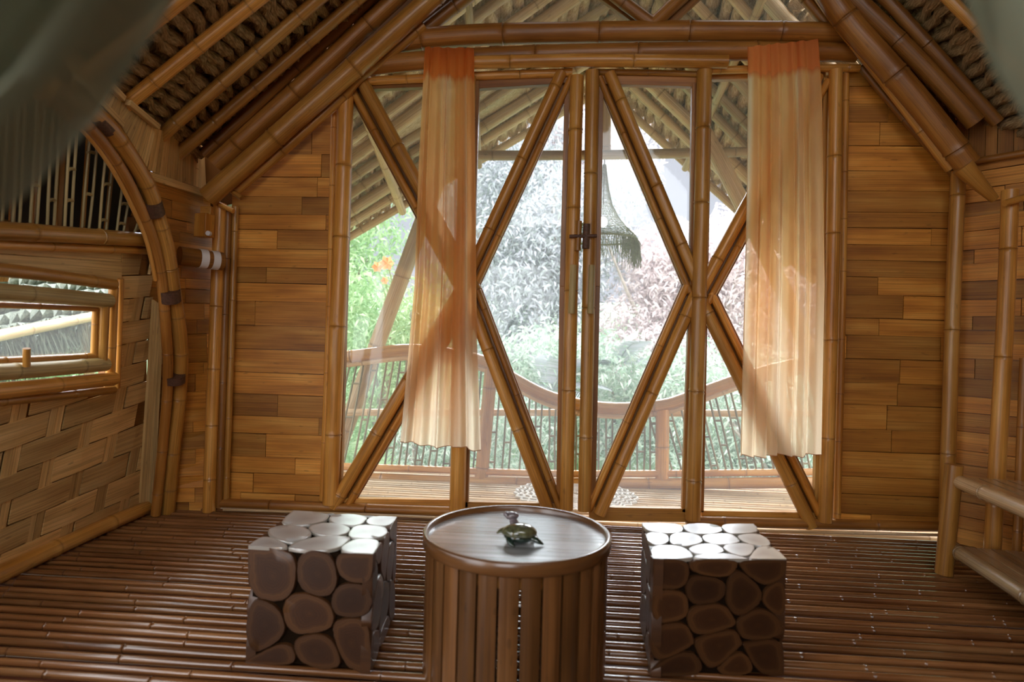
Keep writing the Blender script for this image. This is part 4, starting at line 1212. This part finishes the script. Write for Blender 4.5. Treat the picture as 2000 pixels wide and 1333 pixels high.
# ------------------------------------------------------------------ curtains
def curtain_mat(name, seed, c_top, c_mid, c_pale, spread):
    m = bpy.data.materials.new(name); m.use_nodes = True
    nt = m.node_tree; nt.nodes.clear()
    out = nt.nodes.new('ShaderNodeOutputMaterial')
    uv = nt.nodes.new('ShaderNodeUVMap'); s = nt.nodes.new('ShaderNodeSeparateXYZ'); nt.links.new(uv.outputs[0], s.inputs[0])
    def noi(sx, sy, off, det=3):
        mp = nt.nodes.new('ShaderNodeMapping'); mp.inputs['Scale'].default_value = (sx, sy, 1); mp.inputs['Location'].default_value = (off, off * .37, seed)
        nt.links.new(uv.outputs[0], mp.inputs[0])
        n = nt.nodes.new('ShaderNodeTexNoise'); n.inputs['Scale'].default_value = 1; n.inputs['Detail'].default_value = det
        nt.links.new(mp.outputs[0], n.inputs['Vector']); return n.outputs[0]
    stripe = noi(3.2, .25, 3, 1)
    # dip-dyed head: jagged lower edge
    edge_ = math_n(nt, 'ADD', s.outputs['Y'], math_n(nt, 'MULTIPLY', math_n(nt, 'SUBTRACT', noi(9, .4, 8), .5), .06))
    head = ramp(nt, edge_, [(.915, (0, 0, 0)), (.932, (1, 1, 1))])
    dye = ramp(nt, stripe, [(.37, c_pale), (.47, c_mid), (.66, tuple(x * y for x, y in zip(c_mid, (.95, .78, .55))))])
    fade = ramp(nt, math_n(nt, 'ADD', s.outputs['Y'], math_n(nt, 'MULTIPLY', math_n(nt, 'SUBTRACT', stripe, .5), .9)), [(.05, (1, 1, 1)), (spread, (0, 0, 0))])
    dye = mix(nt, fade, dye, c_pale)
    col = mix(nt, head, dye, c_top)
    tl = nt.nodes.new('ShaderNodeBsdfTranslucent'); df = nt.nodes.new('ShaderNodeBsdfDiffuse'); tr = nt.nodes.new('ShaderNodeBsdfTransparent')
    nt.links.new(col, tl.inputs[0]); nt.links.new(col, df.inputs[0])
    nt.links.new(mix(nt, .4, (1, 1, 1), col), tr.inputs[0])
    m1 = nt.nodes.new('ShaderNodeMixShader'); m1.inputs[0].default_value = .35
    nt.links.new(tl.outputs[0], m1.inputs[1]); nt.links.new(df.outputs[0], m1.inputs[2])
    m2 = nt.nodes.new('ShaderNodeMixShader')
    # sheer cloth looks denser where a fold turns edge-on
    lwt = nt.nodes.new('ShaderNodeLayerWeight'); lwt.inputs[0].default_value = .35
    dens = math_n(nt, 'ADD', .80, math_n(nt, 'MULTIPLY', lwt.outputs['Facing'], .2))
    dens = math_n(nt, 'MAXIMUM', dens, math_n(nt, 'MULTIPLY', head, .93))
    nt.links.new(dens, m2.inputs[0])
    nt.links.new(tr.outputs[0], m2.inputs[1]); nt.links.new(m1.outputs[0], m2.inputs[2])
    nt.links.new(m2.outputs[0], out.inputs[0])
    return m
def curtain(label, lefts, rights, mat, nf, seed, y0, hem=.9):
    NU, NV = 150, 60
    rg = random.Random(seed); ph = [rg.uniform(0, 6.28) for _ in range(6)]
    def ip(L, t):
        for (t0, x0, q0), (t1, x1, q1) in zip(L[:-1], L[1:]):
            if t0 <= t <= t1:
                f = (t - t0) / (t1 - t0); return x0 + (x1 - x0) * f, q0 + (q1 - q0) * f
        return L[-1][1:]
    vs = []; fs = []; us = []
    for i in range(NV + 1):
        t = i / NV
        lx, ly = ip(lefts, t); rx, ry = ip(rights, t)
        for j in range(NU + 1):
            u = j / NU
            uu = u + .022 * math.sin(u * 17 + ph[0]) * (1 - t * .4)
            x = lx + (rx - lx) * min(max(uu, 0), 1) if 0 < j < NU else (lx if j == 0 else rx)
            y = ly + (ry - ly) * u + (2.5 * math.sin(u * nf * 2.1 + ph[1]) * t)
            p = PF(x, y, y0)
            amp = .006 + .022 * t ** .7
            w = math.sin(u * nf * 6.28 + ph[2] + .8 * math.sin(t * 2 + ph[3]) + .9 * math.sin(u * 5 + ph[5])) + .25 * math.sin(u * nf * 13.1 + ph[4] + t)
            p.y += w * amp - .03 - .02 * t ** .5
            vs.append(p)
    for i in range(NV):
        for j in range(NU):
            a = i * (NU + 1) + j; fs.append((a, a + 1, a + NU + 2, a + NU + 1))
            us.append([(j / NU, 1 - i / NV), ((j + 1) / NU, 1 - i / NV), ((j + 1) / NU, 1 - (i + 1) / NV), (j / NU, 1 - (i + 1) / NV)])
    e = empty('sheer_curtain', vs[NU // 2]); tag(e, label, 'curtain')
    m = MB(); m.add(vs, fs, us); o = m.build('curtain_cloth', mat, e)
    m = MB(); m.tube([vs[NV * (NU + 1) + j] for j in range(0, NU + 1, 2)], .0022, 4, 0, 1, smooth=False); m.build('hem', plain('hem thread', (.55, .33, .2), .8), e)
MC1 = curtain_mat('sheer orange tie dye left', 1.3, (.82, .25, .06), (.95, .56, .24), (.95, .82, .62), .35)
MC2 = curtain_mat('sheer orange tie dye right', 7.1, (.88, .30, .10), (.96, .60, .28), (.96, .80, .58), .42)
curtain('sheer orange and cream curtain hanging in front of the left window', [(0, 832, 97), (.3, 820, 330), (.6, 812, 560), (1, 785, 862)], [(0, 927, 99), (.3, 930, 330), (.7, 932, 640), (1, 940, 876)], MC1, 5, 3, F - .125)
curtain('wider sheer peach and cream curtain hanging in front of the right window', [(0, 1456, 97), (.4, 1452, 400), (1, 1440, 888)], [(0, 1593, 82), (.15, 1600, 200), (.6, 1606, 560), (1, 1600, 886)], MC2, 6.5, 5, F - .125)

# ------------------------------------------------------------------ mosquito net, very near the camera
def net_mat():
    m = bpy.data.materials.new('grey green net'); m.use_nodes = True
    nt = m.node_tree; b = nt.nodes['Principled BSDF']
    b.inputs['Base Color'].default_value = (.25, .27, .19, 1); b.inputs['Roughness'].default_value = .9
    out = nt.nodes['Material Output']
    tl = nt.nodes.new('ShaderNodeBsdfTranslucent'); tl.inputs[0].default_value = (.25, .27, .19, 1)
    m1 = nt.nodes.new('ShaderNodeMixShader'); m1.inputs[0].default_value = .4
    tr = nt.nodes.new('ShaderNodeBsdfTransparent'); m2 = nt.nodes.new('ShaderNodeMixShader'); m2.inputs[0].default_value = .9
    nt.links.new(b.outputs[0], m1.inputs[1]); nt.links.new(tl.outputs[0], m1.inputs[2])
    nt.links.new(tr.outputs[0], m2.inputs[1]); nt.links.new(m1.outputs[0], m2.inputs[2]); nt.links.new(m2.outputs[0], out.inputs[0])
    return m
M_NET = net_mat()
def net(label, path_in, path_out, seed):
    """cloth drawn aside: its free edge follows path_in, gathered towards path_out"""
    NU, NV = 60, 30; vs = []; fs = []; us = []
    rg = random.Random(seed); ph = rg.uniform(0, 6)
    def ev(P, t):
        k_ = t * (len(P) - 1); i = min(int(k_), len(P) - 2); return P[i].lerp(P[i + 1], k_ - i)
    for i in range(NV + 1):
        t = i / NV; A, B = ev(path_in, t), ev(path_out, t)
        for j in range(NU + 1):
            u = j / NU; p = A.lerp(B, u); p = p + FW * (.022 * math.sin(u * 26 + ph + t * 1.5) + .012 * math.sin(u * 47 + t * 2))
            vs.append(p)
    for i in range(NV):
        for j in range(NU):
            a = i * (NU + 1) + j; fs.append((a, a + 1, a + NU + 2, a + NU + 1)); us.append([(0, 0)] * 4)
    m = MB(); m.add(vs, fs, us); tag(m.build('mosquito_net', M_NET), label, 'net')
dn = .40
def pd(x, y, d=dn): return hit(x, y, CW(0, d, 0), FW)
net('grey green mosquito net drawn across the upper left corner, out of focus', [pd(500, -420), pd(262, 0), pd(130, 190), pd(-20, 355), pd(-400, 620)], [pd(100, -500), pd(-120, -180), pd(-240, -60), pd(-420, 60), pd(-560, 500)], 1)
net('grey green mosquito net at the upper right corner, out of focus', [pd(1800, -320), pd(1925, -40), pd(2000, 115), pd(2110, 260)], [pd(2200, -420), pd(2300, -200), pd(2400, 0), pd(2500, 200)], 2)

# ------------------------------------------------------------------ garden and hillside
def leaf_mat(name, c1, c2, trans=.18):
    m = bpy.data.materials.new(name); m.use_nodes = True
    nt = m.node_tree; b = nt.nodes['Principled BSDF']; out = nt.nodes['Material Output']
    at = nt.nodes.new('ShaderNodeAttribute'); at.attribute_name = 'rnd'
    col = ramp(nt, at.outputs['Fac'], [(0, c1), (1, c2)])
    nt.links.new(col, b.inputs['Base Color']); b.inputs['Roughness'].default_value = .5
    tl = nt.nodes.new('ShaderNodeBsdfTranslucent'); nt.links.new(col, tl.inputs[0])
    m1 = nt.nodes.new('ShaderNodeMixShader'); m1.inputs[0].default_value = trans
    nt.links.new(b.outputs[0], m1.inputs[1]); nt.links.new(tl.outputs[0], m1.inputs[2]); nt.links.new(m1.outputs[0], out.inputs[0])
    return m
ML_GREEN = leaf_mat('fresh green leaves', (.28, .47, .22), (.52, .68, .40))
ML_PALE = leaf_mat('pale rosy leaves', (.66, .56, .57), (.84, .75, .76))
ML_BLUE = leaf_mat('silvery lilac leaves', (.38, .43, .42), (.56, .56, .63))
ML_MIX = leaf_mat('pale sage leaves', (.42, .59, .46), (.72, .76, .70))
M_TRUNK = plain('pale bark', (.35, .30, .26), .9, var=.3, scale=8)
def leaves(m, c, R, n, size, rg, narrow=.28, droop=.5):
    for _ in range(n):
        while True:
            p = V((rg.uniform(-1, 1), rg.uniform(-1, 1), rg.uniform(-1, 1)))
            if .25 < p.length < 1: break
        p = V((p.x * R.x, p.y * R.y, p.z * R.z)) + c
        d = V((rg.uniform(-1, 1), rg.uniform(-1, 1), rg.uniform(-1, .6) - droop * .3)).normalized()
        s = d.cross(V((rg.uniform(-1, 1), rg.uniform(-1, 1), rg.uniform(-1, 1)))).normalized()
        l = size * rg.uniform(.6, 1.3); w = l * narrow * .5
        nrm = d.cross(s)
        m.add([p, p + d * l * .45 + s * w, p + d * l - V((0, 0, l * .2)), p + d * l * .45 - s * w], [(0, 1, 2, 3)], [[(0, 0)] * 4], None, rg.random())
def tree(name, label, cat, x, y, R, size, n, mat, gz, seed, zc, group=None, narrow=.28):
    rg = random.Random(seed)
    e = empty(name, V((x, y, gz))); tag(e, label, cat, group)
    m = MB()
    nb = 14; per = n // nb
    for i in range(nb):
        c = V((x + rg.uniform(-.65, .65) * R.x, y + rg.uniform(-.6, .6) * R.y, zc + rg.uniform(-.65, .65) * R.z))
        leaves(m, c, R * rg.uniform(.4, .6), per, size, rg, narrow)
    m.build('foliage', mat, e, smooth=False)
    m = MB()
    for i in range(5):
        q = V((x + rg.uniform(-.6, .6) * R.x, y + rg.uniform(-.4, .4) * R.y, zc + rg.uniform(0, .6) * R.z))
        m.tube([V((x, y, gz)), V((x, y, gz)).lerp(q, .5) + V((rg.uniform(-.2, .2), 0, 0)), q], .05, 6, 0, i, r2=.015)
    m.build('branches', M_TRUNK, e)
# hillside
def gz(x, y): return -1.3 + min(max(0, y - 6.0) * .52, 2.6 + max(0, y - 11) * .1)
N = 44; k = MB(); vs = []
for i in range(N + 1):
    for j in range(N + 1):
        x = -14 + 30 * i / N; y = 4.9 + 18 * j / N
        h = gz(x, y) + .3 * noise.noise(V((x * .4, y * .4, 0)))
        vs.append(V((x, y, h)))
fs = [(i * (N + 1) + j, (i + 1) * (N + 1) + j, (i + 1) * (N + 1) + j + 1, i * (N + 1) + j + 1) for i in range(N) for j in range(N)]
k.add(vs, fs, [[(0, 0)] * 4] * len(fs)); struct(k.build('hillside', plain('pale grassy hillside', (.20, .30, .16), .9, var=.35, scale=1.2)))
k = MB(); k.poly([V((-30, -20, -1.6)), V((30, -20, -1.6)), V((30, 8, -1.6)), V((-30, 8, -1.6))], .1, UP, [(0, 0)] * 4); struct(k.build('garden_ground', plain('pale garden ground', (.42, .38, .29), .9, var=.3, scale=.8), smooth=False))
k = MB(); rg = random.Random(12)
for i in range(14000):
    x = rg.uniform(-5, 6); y = 5.2 + rg.random() ** 1.5 * 6
    z = gz(x, y); h = rg.uniform(.08, .25); d = V((rg.uniform(-.6, .6), rg.uniform(-.6, .6), 1)).normalized()
    s = V((rg.uniform(-1, 1), rg.uniform(-1, 1), 0)).normalized() * .012
    p = V((x, y, z - .02)); k.add([p - s, p + s, p + d * h], [(0, 1, 2)], [[(0, 0)] * 3], None, rg.random())
tag(k.build('garden_grass', ML_GREEN, None, smooth=False), 'light green grass below the porch railing', 'grass', kind='stuff')

T = [
 ('leafy_shrub', 'bright green shrub with orange flowers left of the porch', 'shrub', -1.9, 7.0, V((1.0, .8, 1.3)), .17, 5200, ML_GREEN, .6),
 ('leafy_shrub', 'low green shrub behind the left part of the railing', 'shrub', -1.0, 6.2, V((1.0, .6, .65)), .15, 3600, ML_MIX, -.2),
 ('garden_tree', 'pale lilac feathery tree behind the left door glass', 'tree', -.5, 9.4, V((1.9, 1.1, 1.9)), .22, 9000, ML_BLUE, 2.6),
 ('garden_tree', 'pale rosy feathery tree in the middle of the hillside', 'tree', 1.7, 9.0, V((1.7, 1.0, 1.45)), .22, 9000, ML_PALE, 1.6),
 ('garden_tree', 'pale sage tree low behind the middle of the railing', 'tree', .7, 7.8, V((1.5, .9, .95)), .19, 6500, ML_MIX, .25),
 ('garden_tree', 'tall pale lilac tree high up behind the left curtain', 'tree', -1.8, 11.5, V((2.3, 1.2, 2.2)), .26, 9000, ML_BLUE, 3.6),
 ('garden_tree', 'rosy white tree at the top of the slope above the tie beam', 'tree', .2, 12.0, V((1.5, 1.0, 1.7)), .26, 7500, ML_PALE, 4.3),
 ('leafy_shrub', 'light green shrub behind the right part of the railing', 'shrub', 2.5, 7.2, V((1.4, .8, .9)), .17, 5200, ML_MIX, .1),
 ('garden_tree', 'pale rosy tree behind the right curtain', 'tree', 3.6, 9.6, V((1.8, 1.0, 1.5)), .22, 7500, ML_PALE, 1.8),
 ('garden_tree', 'fresh green tree high on the far left slope', 'tree', -3.6, 9.2, V((1.6, 1.0, 1.9)), .22, 7000, ML_GREEN, 2.2),
]
for i, (nm, lb, ct, x, y, R, s, n, mt, zc) in enumerate(T):
    tree(nm, lb, ct, x, y, R, s * .52, int(n * 2.4), mt, gz(x, y), 100 + i, zc)
# orange flowers on the left shrub
M_FLOW = leaf_mat('orange petals', (.95, .22, .08), (1.0, .42, .2), .5)
for i, (px_, py_, s) in enumerate(((757, 515, .085), (738, 522, .065), (752, 549, .045))):
    c = PF(px_, py_, 6.0); rg = random.Random(i); k = MB()
    for j in range(6):
        a = 2 * math.pi * j / 6; d = (RT * math.cos(a) + UP * math.sin(a) - FW * .5).normalized(); sv = d.cross(FW).normalized()
        k.add([c, c + d * s * .5 + sv * s * .4, c + d * s, c + d * s * .5 - sv * s * .4], [(0, 1, 2, 3)], [[(0, 0)] * 4], None, rg.random())
    e = empty('orange_flower', c); tag(e, ('largest orange flower on the left shrub', 'middle sized orange flower left of the largest', 'smallest orange flower below the other two')[i], 'flower', 'orange flowers on the left shrub')
    k.build('petals', M_FLOW, e, smooth=False)
    k = MB(); k.tube([c, c + V((.05, .3, -.45))], .006, 5, 0, 1); k.build('stem', ML_GREEN, e)
# palm fronds
def frond(name, label, base, dirs, L, lw_, mat, seed):
    rg = random.Random(seed); e = empty(name, base); tag(e, label, 'palm')
    for d in dirs:
        m = MB(); d = V(d).normalized(); n = 26; side = d.cross(UP).normalized(); P = []
        for i in range(n + 1):
            t = i / n; P.append(base + d * L * t - UP * L * .45 * t * t)
        m.tube(P, .012, 5, 0, 1, r2=.003, smooth=False)
        for i in range(3, n):
            t = i / n; l = lw_ * math.sin(math.pi * min(1, t * .85 + .12)) + .05
            for s in (-1, 1):
                q = (side * s + d * .55 - UP * .25).normalized()
                w = d * .014
                m.add([P[i] - w, P[i] + w, P[i] + q * l - UP * l * .15], [(0, 1, 2)], [[(0, 0)] * 3], None, rg.random())
        m.build('frond', mat, e, smooth=False)
frond('garden_palm', 'pale palm with drooping fronds behind the left door glass', V((.0, 7.1, .45)), [(-1, -.2, .5), (.2, -.3, .9), (1, -.2, .55), (.7, -.6, .2), (-.7, -.6, .2), (-.2, .2, 1)], .75, .28, ML_BLUE, 3)
frond('garden_palm', 'fresh green palm below the railing at the left', V((-1.3, 5.5, -.55)), [(1, .2, .75), (.9, -.1, .45), (.6, .5, .9), (-.4, .1, .9), (1, .3, .15)], 1.25, .36, ML_GREEN, 4)
frond('garden_palm', 'pale palm right of the door gap on the slope', V((.75, 7.4, .75)), [(-1, -.2, .4), (1, -.2, .5), (.3, -.4, .8), (-.5, -.5, .3)], .7, .26, ML_BLUE, 6)
# neighbouring hut seen through the left wall's window
nh = empty('thatched_hut', V((-5.6, 5.5, -1.5))); tag(nh, 'thatched hut roof seen through the small left window', 'hut')
hA, hB = hit(-160, 745, V((-4.0, 0, 0)), V((1, .15, 0)).normalized()), hit(330, 625, V((-4.0, 0, 0)), V((1, .15, 0)).normalized())
hs = V((-2.6, -.4, 2.4)); c = [hA - (hB - hA) * .4, hB, hB + hs, hA - (hB - hA) * .4 + hs]
m = MB(); m.tube([c[0] + V((.12, 0, .22)), c[1] + V((.12, 0, .28))], .05, 8, .5, 4); m.build('eave_pole', M_PALE, nh)
M_HUT = thatch_mat('weathered hut thatch', (.025, .035, .018), (.065, .08, .045), (.13, .15, .09))
m = MB(); rolls(m, c, .16, .09, 12, step=.15); m.build('thatch_roof', M_HUT, nh)
k = MB(); rg = random.Random(31)
for i in range(2600):
    p = c[0].lerp(c[1], rg.random()) + V((rg.uniform(-.02, .12), 0, rg.uniform(0, .3))); q = p + V((rg.uniform(-.1, .15), rg.uniform(-.1, .1), -rg.uniform(.15, .45)))
    s = V((0, .008, 0)); k.add([p - s, p + s, q], [(0, 1, 2)], [[(0, 0)] * 3], None, rg.random())
k.build('straw_fringe', M_HUT, nh, smooth=False)
for t in (.15, .5, .85):
    p = c[0].lerp(c[1], t) + V((-.6, 0, 0)); m = MB(); m.tube([V((p.x, p.y, -1.5)), p + V((0, 0, .5))], .06, 8, .5, 4); m.build('hut_post', M_PALE, nh)
tree('garden_tree', 'green tree beside the hut beyond the small left window', 'tree', -7.2, 6.2, V((1.3, 3.2, 1.9)), .3, 9000, ML_GREEN, -1.5, 210, .4)
